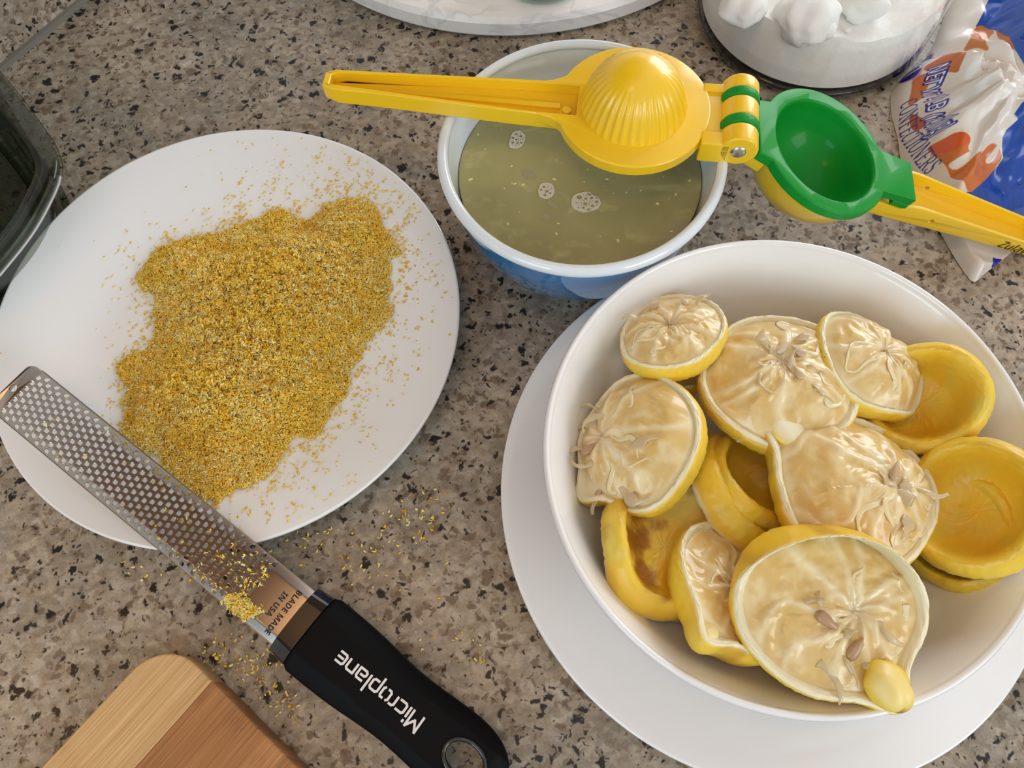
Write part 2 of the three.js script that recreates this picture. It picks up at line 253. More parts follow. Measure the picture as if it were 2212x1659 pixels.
// ---------------------------------------------------------------- blue bowl with juice
const BLUE = { x: 0.0418, z: -0.2522, r: 0.0725, top: 0.083 };
const JUICE_Y = 0.0625;
{
  const b = thing('mixing_bowl', 'small blue glass mixing bowl with a white inside, holding lemon juice', 'bowl', V(BLUE.x, 0, BLUE.z));
  const outC = new THREE.SplineCurve([[0.034, 0.0005], [0.039, 0.003], [0.049, 0.015], [0.0595, 0.034], [0.0662, 0.055], [0.0695, 0.074]].map((p) => new THREE.Vector2(...p)));
  const inC = new THREE.SplineCurve([[0.0675, 0.0795], [0.0655, 0.072], [0.0622, 0.055], [0.0556, 0.035], [0.0455, 0.018], [0.03, 0.0075], [0.0, 0.0055]].map((p) => new THREE.Vector2(...p)));
  part('enamel_coat', lathe([[0, 0.002], [0.031, 0.002], [0.033, 0.0], ...outC.getPoints(40).map((p) => [p.x + 0.0004, p.y])], 160), phy({ color: srgb(28, 128, 190), roughness: 0.12, clearcoat: 1, clearcoatRoughness: 0.05, side: THREE.DoubleSide }), b, 'glossy sky blue outside');
  const rim = []; for (let k = 0; k <= 12; k++) { const a = -0.9 + k / 12 * (Math.PI + 0.7); rim.push([0.0697 + 0.0029 * Math.cos(a), 0.0797 + 0.0033 * Math.sin(a)]); }
  part('opal_glass', lathe([[0.0694, 0.0735], [0.0706, 0.0752], ...rim, ...inC.getPoints(60).map((p) => [p.x, p.y])], 160), phy({ color: srgb(226, 234, 240), roughness: 0.1, clearcoat: 0.6, clearcoatRoughness: 0.04 }), b, 'white opal rim and inside');
  // the juice fills the inside up to JUICE_Y
  const fill = inC.getPoints(60).filter((p) => p.y < JUICE_Y - 0.0006).map((p) => [Math.max(0, p.x - 0.0004), p.y + 0.0004]).reverse(), R = inC.getPoints(400).filter((p) => p.y < JUICE_Y)[0].x - 0.0003;
  const juiceTex = dataTex(512, 512, (x, y) => { const n = fbm(x * 0.012, y * 0.012, 210, 5), f = Math.max(0, fbm(x * 0.02 + n * 5, y * 0.04, 220, 4) - 0.6) * 90; return [190 + (n - 0.5) * 34 + f, 186 + (n - 0.5) * 32 + f, 134 + (n - 0.5) * 26 + f * 0.8]; });
  const jg = lathe([...fill, [R - 0.0002, JUICE_Y - 0.0003], [R - 0.0009, JUICE_Y - 0.0001], [R - 0.003, JUICE_Y], [R * 0.6, JUICE_Y], [0, JUICE_Y]], 128);
  graniteUv(jg, (x) => x / 0.15 + 0.5, (x, y, z) => z / 0.15 + 0.5);
  const j = thing('lemon_juice', 'cloudy pale green lemon juice with foam in the blue bowl', 'juice', V(BLUE.x, 0, BLUE.z));
  part('liquid', jg, phy({ map: juiceTex, roughness: 0.07, ior: 1.34, transmission: 0.3, thickness: 0.03, attenuationColor: new THREE.Color(0.62, 0.6, 0.3), attenuationDistance: 0.03, specularIntensity: 1 }), j);
  const foamMat = phy({ color: srgb(228, 222, 204), roughness: 0.4, transmission: 0.2, thickness: 0 }), filmMat = phy({ color: srgb(206, 200, 160), roughness: 0.5, transmission: 0.5, thickness: 0 });
  const local = (px, py) => { const p = at(px, py, JUICE_Y); return [p.x - BLUE.x, p.z - BLUE.z]; };
  function foam(px, py, rw, rh, turn, bubbles, seed, mat) {
    const R2 = rng(seed), [cx, cz] = local(px, py), [ex] = local(px + 10, py), k = (ex - cx) / 10, out = [], holes = [];
    for (let i = 0; i < 40; i++) { const a = i / 40 * Math.PI * 2, r = 1 + (noise2(Math.cos(a) * 1.6 + 5, Math.sin(a) * 1.6 + 5, seed) - 0.5) * 0.35, x = rw * k * r * Math.cos(a), z = rh * k * 1.12 * r * Math.sin(a); out.push([cx + x * Math.cos(turn) - z * Math.sin(turn), cz + x * Math.sin(turn) + z * Math.cos(turn)]); }
    const set = [];
    for (let tries = 0; set.length < bubbles && tries < 900; tries++) {
      const big = set.length < bubbles * 0.18, r = (big ? 3.6 + R2() * 3.2 : 0.9 + R2() * 1.9) * k * Math.min(1, rw / 24), a = R2() * 6.283, q = Math.sqrt(R2()) * 0.78, x = rw * k * q * Math.cos(a), z = rh * k * 1.1 * q * Math.sin(a), X = cx + x * Math.cos(turn) - z * Math.sin(turn), Z = cz + x * Math.sin(turn) + z * Math.cos(turn);
      if (set.every(([u, v, s]) => Math.hypot(u - X, v - Z) > s + r + 0.00022)) set.push([X, Z, r]);
    }
    for (const [X, Z, r] of set) holes.push(Array.from({ length: 14 }, (_, i) => [X + r * Math.cos(i / 14 * 6.2832), Z + r * Math.sin(i / 14 * 6.2832)]));
    const f = part('foam', slab(out, holes, JUICE_Y + 0.00005, JUICE_Y + (mat === filmMat ? 0.0002 : 0.0006), 0.00008, 1), mat, j);
    const rings = set.filter((s) => s[2] > 0.0005).map(([X, Z, r]) => new THREE.SphereGeometry(r, 14, 6, 0, 6.2832, 0, 1.15).scale(1, 0.75, 1).translate(X, JUICE_Y + 0.0001, Z));
    if (rings.length) part('bubble', merge(rings), phy({ color: 0xffffff, transmission: 1, roughness: 0.02, thickness: 0 }), f).userData.kind = 'stuff';
  }
  foam(1117, 303, 17, 22, 0.3, 34, 11, foamMat); foam(1180, 413, 17, 19, 0.2, 24, 12, foamMat); foam(1267, 437, 32, 25, -0.2, 48, 13, foamMat);
  foam(1180, 470, 11, 8, 0, 2, 14, filmMat); foam(1143, 378, 18, 9, 0.7, 2, 15, filmMat); foam(1306, 398, 8, 6, 0, 3, 16, filmMat); foam(1195, 443, 16, 6, 0.6, 0, 17, filmMat);
  const R3 = rng(77), specks = [];
  const seen = [[1032, 291], [1105, 359], [1016, 388], [1112, 397], [1197, 387], [1262, 393], [1311, 387], [1353, 416], [1384, 412], [1206, 483], [1202, 505], [1097, 484], [1003, 420], [1130, 399], [1490, 390], [1505, 470], [1450, 500], [1420, 440], [1335, 520], [1460, 420]];
  for (let k = 0; k < 46; k++) { const [px, py] = k < seen.length ? seen[k] : [1010 + R3() * 500, 270 + R3() * 270], [x, z] = local(px, py); if (Math.hypot(x, z) > R - 0.003) continue; const s = k < seen.length ? 0.0007 : 0.0003; specks.push(new THREE.IcosahedronGeometry(s * (0.7 + R3() * 0.6), 1).scale(1 + R3(), 0.5, 0.9).rotateY(R3() * 6).translate(x, JUICE_Y + 0.0001, z)); }
  const sp = part('pulp_speck', merge(specks), std({ color: srgb(222, 212, 158), roughness: 0.4 }), j); sp.userData.kind = 'stuff';
}

// ---------------------------------------------------------------- citrus squeezer
const yellowEnamel = phy({ color: srgb(246, 200, 24), roughness: 0.34, clearcoat: 0.6, clearcoatRoughness: 0.12 });
const greenEnamel = phy({ color: srgb(12, 142, 44), roughness: 0.46, clearcoat: 0.16, clearcoatRoughness: 0.08, specularIntensity: 0.3 });
const steel = std({ color: srgb(188, 186, 184), metalness: 1, roughness: 0.3 });
const HINGE = V(0.119, 0.0905, -0.257);
{
  const sq = thing('citrus_squeezer', 'yellow and green hand citrus squeezer lying open across the blue bowl', 'squeezer', HINGE.clone().setY(0));
  const frame = (x, y) => { const X = x.clone().normalize(), Z = X.clone().cross(y).normalize(), Y = Z.clone().cross(X); const m = new THREE.Matrix4().makeBasis(X, Y, Z).setPosition(0, HINGE.y, 0); return m; };
  const mU = frame(V(-0.983, 0.0, -0.185), V(0, 1, 0)), mL = frame(V(0.9222, -0.36, 0.139), V(0.366, 0.929, 0.049));
  const add = (name, g, mat, m, label) => part(name, g.applyMatrix4(m), mat, sq, label);
  // --- upper half. x runs from the hinge to the grip end, z away from the viewer
  const TOP = 0.0035, C = 0.052, R = 0.0378;
  const disc = []; for (let k = 0; k < 72; k++) { const a = k / 72 * Math.PI * 2; disc.push([C + R * Math.cos(a), R * Math.sin(a)]); }
  const wide = (x) => lerp(0.0108, 0.0066, smooth(0.085, 0.205, x));
  const gripOutline = (inset, x0, x1) => { const a = [], b = []; for (let k = 0; k <= 20; k++) { const x = lerp(x0, x1, k / 20), q = clamp((x - (x1 - 0.005)) / 0.005), w = (wide(x) - inset) * Math.sqrt(1 - 0.62 * q * q); a.push([x, w]); b.unshift([x, -w]); } return [...a, ...b]; };
  const L = 0.2085;
  const t0 = 0.42, head = []; for (let k = 0; k <= 60; k++) { const a = lerp(t0, Math.PI * 2 - t0, k / 60); head.push([C + R * Math.cos(a), R * Math.sin(a)]); }
  const p0 = head[0], soft = (sgn) => { const o = []; for (let k = 1; k <= 8; k++) { const t = k / 8, x = lerp(p0[0], 0.103, t); o.push([x, sgn * lerp(p0[1], wide(0.103), 1 - (1 - t) ** 2.6)]); } return o; };
  const edgeTop = [], edgeLow = []; for (let k = 1; k <= 20; k++) { const x = lerp(0.103, L, k / 20), q = clamp((x - (L - 0.005)) / 0.005), w = wide(x) * Math.sqrt(1 - 0.62 * q * q); edgeTop.unshift([x, w]); edgeLow.push([x, -w]); }
  const whole = [...head, ...soft(-1), ...edgeLow, ...edgeTop, ...soft(1).reverse()], chan = gripOutline(0.0015, 0.0795, L - 0.0035);
  const bodyU = merge([
    slab(whole, [chan], TOP - 0.0066, TOP, 0.0009),
    slab(gripOutline(0, 0.078, L), [gripOutline(0.0016, 0.0796, L - 0.0035)], TOP - 0.0094, TOP - 0.005, 0.0005), slab(gripOutline(0.0005, 0.0785, L - 0.001), [], TOP - 0.0105, TOP - 0.0066, 0.0006),
  ]);
  add('press_plate', bodyU, yellowEnamel, mU);
  add('grip_rib', merge([slab([[0.088, 0.0016], [0.198, 0.0008], [0.198, -0.0008], [0.088, -0.0016]], [], TOP - 0.0068, TOP - 0.0048, 0.0004), new THREE.CylinderGeometry(0.0021, 0.0023, 0.004, 20).translate(0.0845, TOP - 0.0047, -0.0045)]), yellowEnamel, mU);
  const dome = grid(192, 40, (u, v) => {
    const a = u * Math.PI * 2, e = v * Math.PI / 2, rib = Math.cos(a * 36) * 0.00052 * smooth(0.72, 0.4, v) * smooth(-0.02, 0.06, v), r = 0.0242 + rib + 0.0018 * Math.pow(1 - v, 6);
    return { x: C + r * Math.pow(Math.cos(e), 0.9) * Math.cos(a), y: TOP - 0.0004 + 0.0258 * Math.sin(e), z: r * Math.pow(Math.cos(e), 0.9) * Math.sin(a) };
  }, { wrapU: true });
  add('pressing_dome', dome, yellowEnamel, mU, 'ribbed yellow dome');
  // hinge block of the upper half
  const tab = [[0.006, 0.0165], [0.0165, 0.0165], [0.022, 0.021], [0.024, 0.021], [0.024, -0.021], [0.022, -0.021], [0.0165, -0.0165], [0.006, -0.0165]];
  add('hinge_tab', merge([slab(tab, [], TOP - 0.0066, TOP - 0.0012, 0.0006), slab(roundRect(0.004, 0.0185, -0.0205, -0.0125, 0.001), [], -0.009, TOP + 0.0005, 0.0009), slab(roundRect(0.004, 0.0185, 0.0125, 0.0175, 0.001), [], -0.007, TOP + 0.0005, 0.0009)]), yellowEnamel, mU);
  add('tab_boss', new THREE.CylinderGeometry(0.0024, 0.0025, 0.0006, 24).translate(0.0165, TOP - 0.001, 0.0005), yellowEnamel, mU);
  const knuckle = (z0, z1, r, b = 0.0012) => { const p = [[0, 0], [r - b, 0], [r - b * 0.3, b * 0.3], [r, b], [r, z1 - z0 - b], [r - b * 0.3, z1 - z0 - b * 0.3], [r - b, z1 - z0], [0, z1 - z0]]; return lathe(p, 40).rotateX(Math.PI / 2).translate(0, 0, z0); };
  for (const [z0, z1, mat, lab] of [[0.0125, 0.0205, yellowEnamel], [0.0072, 0.0124, greenEnamel, 'green hinge ring'], [-0.0042, 0.0071, yellowEnamel], [-0.0098, -0.0043, greenEnamel, 'green hinge ring'], [-0.0205, -0.0099, yellowEnamel]]) add('hinge_knuckle', knuckle(z0, z1, mat === greenEnamel ? 0.0098 : 0.0094), mat, mU, lab);
  add('hinge_pin', lathe([[0, 0.0014], [0.0022, 0.0011], [0.0036, 0.0003], [0.0039, -0.0006], [0.0039, -0.002], [0, -0.002]], 32).rotateX(-Math.PI / 2).translate(0, 0, -0.0205), steel, mU, 'steel rivet');
  // --- lower half: yellow cup, green insert, grip running down to the right
  const ring = (r, n = 72) => Array.from({ length: n }, (_, k) => [C + r * Math.cos(k / n * Math.PI * 2), r * Math.sin(k / n * Math.PI * 2)]);
  const arc = (c0, r, a0, a1, n) => Array.from({ length: n + 1 }, (_, k) => { const a = lerp(a0, a1, k / n); return [c0 + r * Math.cos(a), r * Math.sin(a)]; });
  const ga = Math.asin(0.0135 / 0.0378), gb = Math.asin(0.0185 / 0.0378);
  const flange = [[0.0995, 0.0126], [0.1085, 0.0122], [0.1085, -0.0122], [0.0995, -0.0126], ...arc(C, 0.0378, -ga, -Math.PI + gb, 26), [0.0135, -0.0172], [0.0115, -0.0165], [0.0115, 0.0165], [0.0135, 0.0172], ...arc(C, 0.0378, Math.PI - gb, ga, 26)];
  const cupIn = new THREE.SplineCurve([[0.0305, 0.0002], [0.0298, -0.0012], [0.0288, -0.007], [0.0252, -0.016], [0.0186, -0.0232], [0.0095, -0.0272], [0.0, -0.0282]].map((p) => new THREE.Vector2(...p))).getPoints(40).map((p) => [p.x, p.y]);
  const cupOut = new THREE.SplineCurve([[0, -0.0298], [0.0105, -0.0286], [0.02, -0.0244], [0.0268, -0.0168], [0.0305, -0.0075], [0.0312, -0.003]].map((p) => new THREE.Vector2(...p))).getPoints(24).map((p) => [p.x, p.y]);
  add('cup_insert', merge([slab(flange, [ring(0.0303)], -0.0052, 0.0004, 0.0008), slab([[0.0985, 0.0126], [0.1085, 0.0124], [0.1085, 0.0098], [0.0985, 0.0098]], [], -0.0082, -0.0048, 0.0005), slab([[0.0985, -0.0126], [0.1085, -0.0124], [0.1085, -0.0098], [0.0985, -0.0098]], [], -0.0082, -0.0048, 0.0005), lathe([...cupIn, ...[]], 96).translate(C, 0, 0)]), Object.assign(greenEnamel.clone(), { side: THREE.DoubleSide }), mL, 'green cup liner with a wide flange');
  const yc = [[0, -0.0345], [0.0115, -0.0332], [0.0225, -0.0285], [0.0306, -0.0202], [0.0345, -0.0115], [0.0362, -0.0054]];
  add('outer_cup', merge([lathe([...new THREE.SplineCurve(yc.map((p) => new THREE.Vector2(...p))).getPoints(36).map((p) => [p.x, p.y]), [0.0335, -0.0054], ...cupOut.slice().reverse().map(([r, y]) => [r + 0.0008, y - 0.0006])], 96).translate(C, 0, 0)]), yellowEnamel, mL);
  add('cup_arm', merge([slab([[0.001, 0.0122], [0.0185, 0.017], [0.0185, -0.017], [0.001, -0.0122]], [], -0.0125, -0.0056, 0.001), slab([[0.0, 0.0068], [0.014, 0.0068], [0.014, -0.004], [0.0, -0.004]], [], -0.009, -0.003, 0.0006)]), yellowEnamel, mL);
  const lw = (x) => lerp(0.0125, 0.0085, (x - 0.085) / 0.115);
  const lowOut = (inset, x0, x1) => { const a = [], b = []; for (let k = 0; k <= 16; k++) { const x = lerp(x0, x1, k / 16), q = clamp((x - (x1 - 0.006)) / 0.006), w = (lw(x) - inset) * Math.sqrt(1 - 0.7 * q * q); a.push([x, w]); b.unshift([x, -w]); } return [...a, ...b]; };
  const wallNear = (zs) => { // side wall with the step behind the liner's tab
    const p = [[0.0845, -0.018], [0.0845, -0.0082], [0.098, -0.0088], [0.106, -0.0092], [0.1125, -0.0052], [0.118, -0.0045]]; for (let k = 0; k <= 8; k++) p.push([lerp(0.125, 0.2125, k / 8), -0.0045 - 0.0015 * k / 8]); p.push([0.2125, -0.0145], [0.15, -0.0165]);
    const s = shapeOf(p); const hole = new THREE.Path(); hole.absarc(0.1295, -0.0105, 0.0016, 0, Math.PI * 2, true); s.holes.push(hole);
    const g = new THREE.ExtrudeGeometry(s, { depth: 0.0012, bevelEnabled: true, bevelThickness: 0.0003, bevelSize: 0.0003, bevelSegments: 2, curveSegments: 16 }).translate(0, 0, -0.0006);
    const q = g.attributes.position; for (let i = 0; i < q.count; i++) q.setZ(i, q.getZ(i) + zs * lw(q.getX(i))); g.computeVertexNormals(); return toCreasedNormals(g, 0.5);
  };
  const taper = (g) => { const p = g.attributes.position; for (let i = 0; i < p.count; i++) { const y = p.getY(i), k = lerp(1, 0.8, clamp((p.getX(i) - 0.115) / 0.0975)); if (y < -0.0045) p.setY(i, -0.0045 + (y + 0.0045) * k); } return g; };
  add('lower_grip', taper(merge([wallNear(-1), wallNear(1), slab(lowOut(0.0004, 0.0835, 0.2125), [], -0.0182, -0.0146, 0.0006), slab([[0.2105, 0.0078], [0.2128, 0.007], [0.2128, -0.007], [0.2105, -0.0078]], [], -0.0165, -0.0058, 0.0005)])), yellowEnamel, mL);
  const font = await new FontLoader().loadAsync('fonts/droid/droid_sans_regular.typeface.json');
  const txt = new TextGeometry('Zulay', { font, size: 0.0058, depth: 0.0001, curveSegments: 4 });
  txt.applyMatrix4(new THREE.Matrix4().makeBasis(V(1, 0, 0), V(0, 1, 0), V(0, 0, 1))).scale(1.05, 1, 1).rotateY(Math.PI);
  txt.scale(-1, 1, -1);   // stands on the near face, reading away from the hinge
  txt.rotateY(0); txt.translate(0.1805, -0.0138, 0);
  const tp = txt.attributes.position; for (let i = 0; i < tp.count; i++) tp.setZ(i, lw(tp.getX(i)) + 0.00105 + Math.abs(tp.getZ(i)) * 0.5);
  txt.computeVertexNormals(); add('maker_name', txt, std({ color: srgb(26, 24, 20), roughness: 0.5, side: THREE.DoubleSide }), mL, 'thin black lettering');
}
const bold = await new FontLoader().loadAsync('fonts/droid/droid_sans_bold.typeface.json');

// ---------------------------------------------------------------- grater
{
  const E = at(1083, 1702, 0.0105), T = at(26, 834, 0.0375);                     // hanging end of the handle, tip of the blade
  const L = E.distanceTo(T), X = T.clone().sub(E).normalize(), Z = X.clone().cross(V(0, 1, 0)).normalize(), Y = Z.clone().cross(X);
  const g0 = thing('zester_grater', 'long steel zester grater with a black handle, its blade resting on the zest plate', 'grater', E.clone());
  g0.quaternion.setFromRotationMatrix(new THREE.Matrix4().makeBasis(X, Y, Z));
  const XC = 0.1185, HW = 0.0146, NX = 46, NZ = 8, X0 = XC + 0.0235, X1 = L - 0.0075;   // collar, half width, holes
  const drop = (z) => { const q = Math.max(0, Math.abs(z) - 0.0085); return -q * q * 75; };
  const bladeY = 0.0035;
  const pos = [], idx = [];
  const sheet = (x, z, y) => { pos.push(x, bladeY + drop(z) + y, z); return pos.length / 3 - 1; };
  const dx = (X1 - X0) / NX, dz = 2 * HW / NZ, TK = 0.0006;
  const quad = (a, b, c, d) => idx.push(a, b, c, a, c, d);
  function plain(x0, x1, z0, z1) { const n = 3; for (let i = 0; i < n; i++) { const za = lerp(z0, z1, i / n), zb = lerp(z0, z1, (i + 1) / n); for (const [y, f] of [[0, 0], [-TK, 1]]) { const a = sheet(x0, za, y), b = sheet(x0, zb, y), c = sheet(x1, zb, y), d = sheet(x1, za, y); f ? quad(d, c, b, a) : quad(a, b, c, d); } } }
  function holed(x0, x1, z0, z1) {
    const cx = (x0 + x1) / 2, cz = (z0 + z1) / 2, hx = (x1 - x0) * 0.25, hz = (z1 - z0) * 0.27, N = 16, ring = [];
    const square = (a) => { const c = Math.cos(a), s = Math.sin(a), k = Math.max(Math.abs(c), Math.abs(s)); return [c / k, s / k]; };
    for (let k = 0; k < N; k++) {
      const a = (k + 0.5) / N * Math.PI * 2, [sx, sz] = square(a), q = Math.pow(Math.abs(Math.cos(a)) ** 4 + Math.abs(Math.sin(a)) ** 4, -0.25), ix = cx + hx * q * Math.cos(a), iz = cz + hz * q * Math.sin(a);
      const tooth = Math.cos(a) > 0.35 ? 0.0011 * smooth(0.35, 0.9, Math.cos(a)) : -0.0002;                     // the cutting edge stands up towards the tip
      const ox = k === Math.round(N / 8 - 0.5) ? sx : sx;
      const O = [cx + (x1 - x0) / 2 * ox, cz + (z1 - z0) / 2 * sz];
      const mx = lerp(ix, O[0], 0.45), mz = lerp(iz, O[1], 0.45);
      ring.push([sheet(O[0], O[1], 0), sheet(mx, mz, tooth * 0.15), sheet(ix, iz, tooth), sheet(ix, iz, tooth - TK), sheet(O[0], O[1], -TK)]);
    }
    for (let k = 0; k < N; k++) { const a = ring[k], b = ring[(k + 1) % N]; for (let m = 0; m < 4; m++) idx.push(a[m], a[m + 1], b[m], b[m], a[m + 1], b[m + 1]); }
    // corners of the square
    for (const [sx, sz] of [[1, 1], [-1, 1], [-1, -1], [1, -1]]) {
      const a0 = Math.atan2(sz, sx), k0 = ((Math.floor(a0 / (Math.PI * 2) * N - 0.5) % N) + N) % N, A = ring[k0], B = ring[(k0 + 1) % N];
      const c = sheet(cx + sx * (x1 - x0) / 2, cz + sz * (z1 - z0) / 2, 0), d = sheet(cx + sx * (x1 - x0) / 2, cz + sz * (z1 - z0) / 2, -TK);
      idx.push(c, A[0], B[0]); idx.push(d, B[4], A[4]);
    }
  }
  for (let i = 0; i < NX; i++) {
    const x0 = X0 + i * dx, x1 = x0 + dx, odd = i % 2;
    if (odd) { plain(x0, x1, -HW, -HW + dz / 2); plain(x0, x1, HW - dz / 2, HW); }
    for (let k = 0; k < NZ - odd; k++) { const z0 = -HW + dz * (k + odd / 2); holed(x0, x1, z0, z0 + dz); }
  }
  for (let k = 0; k < 8; k++) plain(XC - 0.01, X0, lerp(-HW, HW, k / 8), lerp(-HW, HW, (k + 1) / 8));
  // the plain tip with its round hole
  { const xe = L, n = 28, hx = X1 + 0.0038, hr = 0.0019; const loop = [];
    const corner = 0.003, rim = roundRect(X1 - 0.004, xe, -HW, HW, corner, 5).map(([x, z]) => [Math.max(x, X1), z]);
    const shp = shapeOf(rim.map(([x, z]) => [x, z])); const hole = new THREE.Path(); hole.absarc(hx, 0, hr, 0, Math.PI * 2, true); shp.holes.push(hole);
    const gg = new THREE.ShapeGeometry(shp, 16).toNonIndexed(), p = gg.attributes.position;
    for (let i = 0; i < p.count; i += 3) { const v = [0, 1, 2].map((k) => sheet(p.getX(i + k), p.getY(i + k), 0)); idx.push(v[0], v[2], v[1]); const w = [0, 1, 2].map((k) => sheet(p.getX(i + k), p.getY(i + k), -TK)); idx.push(w[0], w[1], w[2]); }
  }
  let bg = new THREE.BufferGeometry(); bg.setAttribute('position', new THREE.Float32BufferAttribute(pos, 3)); bg.setIndex(idx); bg = toCreasedNormals(mergeVertices(bg, 1e-6), 0.5);
  part('blade', bg, std({ color: srgb(190, 182, 174), metalness: 1, roughness: 0.24, side: THREE.DoubleSide }), g0, 'perforated steel blade with rows of small teeth');
  part('blade_flange', merge([-1, 1].map((s) => new THREE.BoxGeometry(L - XC - 0.004, 0.0042, 0.0006).translate((L + XC) / 2 - 0.004, bladeY + drop(HW) - 0.002, s * HW))), std({ color: srgb(150, 146, 142), metalness: 1, roughness: 0.35 }), g0);
  const bladeText = (s, x, z0, size) => { const t = new TextGeometry(s, { font: bold, size, depth: 0.00004, curveSegments: 3 }); const p = t.attributes.position; for (let i = 0; i < p.count; i++) { const tx = p.getX(i), ty = p.getY(i), z = z0 - tx; p.setXYZ(i, x - ty, bladeY + drop(z) + 0.00015 + p.getZ(i), z); } t.computeVertexNormals(); return t; };
  part('blade_stamp', merge([bladeText('BLADE MADE', XC + 0.0085, 0.0112, 0.0028), bladeText('IN USA', XC + 0.0133, 0.0066, 0.0028)]), std({ color: srgb(24, 22, 22), roughness: 0.6 }), g0, 'small black lettering');
  // handle: superellipse sections; wide near the collar, rounded at the hanging end
  const half = (x) => { const t = clamp(x / XC); return lerp(0.0178, 0.0192, smooth(0.25, 0.9, t)) * Math.pow(clamp(1 - Math.pow(1 - Math.min(1, t / 0.26), 2.6)), 0.42) * (1 - 0.09 * Math.exp(-(((t - 0.48) / 0.17) ** 2))); };
  const tall = (x) => lerp(0.0072, 0.0098, smooth(0.1, 0.8, x / XC)) * Math.pow(clamp(1 - Math.pow(1 - Math.min(1, x / XC / 0.14), 2)), 0.4);
  const mid = (x) => lerp(0.001, 0.001, x / XC);
  const EX = 2.6, hy = (x, z) => mid(x) + tall(x) * Math.pow(clamp(1 - Math.pow(Math.min(1, Math.abs(z) / half(x)), EX)), 1 / EX);
  const hg = grid(64, 70, (u, v) => {
    const x = 0.00001 + (XC - 0.0085) * Math.pow(v, 1.25), a = u * Math.PI * 2, c = Math.cos(a), s = Math.sin(a), w = Math.pow(Math.abs(c), 2 / EX) * Math.sign(c), q = Math.pow(Math.abs(s), 2 / EX) * Math.sign(s), e = smooth(1, 0.985, v) * 0.06 + 0.94;
    return { x, y: mid(x) + tall(x) * q * e, z: half(x) * w * e };
  }, { wrapU: true });
  const cap = (geo, nu, last) => { const p = geo.attributes.position, i0 = p.count - nu, id = Array.from(geo.index.array); const add = [p.getX(i0), mid(0), 0]; const np = new Float32Array(p.array.length + 6); np.set(p.array); np.set(add, p.array.length); np.set([0, mid(0), 0], p.array.length + 3); for (let k = 0; k < nu; k++) { id.push(i0 + k, p.count, i0 + (k + 1) % nu); id.push(k, (k + 1) % nu, p.count + 1); } const g = new THREE.BufferGeometry(); g.setAttribute('position', new THREE.BufferAttribute(np, 3)); g.setIndex(id); g.computeVertexNormals(); return g; };
  const rubber = phy({ color: srgb(12, 11, 12), roughness: 0.58, specularIntensity: 0.2 }), gloss = phy({ color: srgb(14, 13, 14), roughness: 0.12, clearcoat: 1, clearcoatRoughness: 0.05 });
  const EY = { x: 0.0205, rx: 0.0098, rz: 0.0072 };
  let solid = cap(hg, 64); { const uv = new Float32Array(solid.attributes.position.count * 2); solid.setAttribute('uv', new THREE.BufferAttribute(uv, 2)); }
  const ev = new Evaluator(); ev.useGroups = false;
  const A = new Brush(solid), B = new Brush(new THREE.CylinderGeometry(1, 1, 0.06, 40).scale(EY.rx, 1, EY.rz).translate(EY.x, 0, 0)); A.updateMatrixWorld(); B.updateMatrixWorld();
  const cut = ev.evaluate(A, B, SUBTRACTION).geometry;
  part('handle', toCreasedNormals(cut, 0.7), rubber, g0, 'soft black handle');
  const eye = grid(48, 14, (u, v) => { const a = u * Math.PI * 2, b = v * Math.PI * 2, r = 1 + 0; const ex = EY.rx + 0.0002 + Math.cos(b) * 0.0011, ez = EY.rz + 0.0002 + Math.cos(b) * 0.0011; return { x: EY.x + ex * Math.cos(a), y: hy(EY.x + EY.rx * Math.cos(a), EY.rz * Math.sin(a)) - 0.0006 + Math.sin(b) * 0.0013, z: ez * Math.sin(a) }; }, { wrapU: true });
  part('hanging_eyelet', eye, gloss, g0, 'glossy black ring');
  const col = grid(64, 12, (u, v) => { const a = u * Math.PI * 2, c = Math.cos(a), s = Math.sin(a), w = Math.pow(Math.abs(c), 2 / 2.4) * Math.sign(c), q = Math.pow(Math.abs(s), 2 / 2.4) * Math.sign(s), k = v < 0.12 ? 0 : v > 0.88 ? 0 : 1, x = XC - 0.0092 + 0.0115 * clamp((v - 0.1) / 0.8), sc = k ? lerp(0.985, 0.9, v) : 0; const bow = -0.0025 * (1 - c * c) + 0.001; return { x: x + bow * 0, y: mid(x) + 0.0097 * q * sc, z: 0.0188 * w * sc }; }, { wrapU: true });
  part('collar', toCreasedNormals(col, 0.6), gloss, g0, 'glossy black collar');
  // the name on the grip, in flat square strokes laid on the surface
  const S = 0.0012, glyph = {
    M: [[[0, 0], [0, 10], [3.6, 4.2], [7.2, 10], [7.2, 0]]], i: [[[0, 0], [0, 5.9]], [[0, 8.2], [0, 9.3]]], c: [[[5, 6], [1.0, 6], [0, 5], [0, 1], [1, 0], [5, 0]]], r: [[[0, 0], [0, 5], [1, 6], [3, 6]]],
    o: [[[1, 6], [0, 5], [0, 1], [1, 0], [2.4, 0]], [[3.4, 6], [5, 6], [5.6, 5], [5.6, 1], [4.8, 0]]], p: [[[0, -3.4], [0, 5], [1, 6], [4.6, 6], [5.6, 5], [5.6, 1], [4.6, 0], [2, 0]]], l: [[[0, 0], [0, 10]]],
    a: [[[0.6, 6], [4.6, 6], [5.4, 5], [5.4, 0], [1, 0], [0, 1], [0, 2.4], [1, 3.2], [3.4, 3.2]]], n: [[[0, 0], [0, 6], [4.4, 6], [5.4, 5], [5.4, 0]]], e: [[[5.2, 3], [1.6, 3]], [[5.2, 6], [1, 6], [0, 5], [0, 1], [1, 0], [5.2, 0]]],
  };
  const adv = { M: 9.6, i: 2.6, c: 7.2, r: 4.6, o: 8.0, p: 8.0, l: 2.6, a: 7.8, n: 7.8, e: 7 };
  let pen = 0; const strokes = []; const k = 0.00074, tx0 = 0.045;
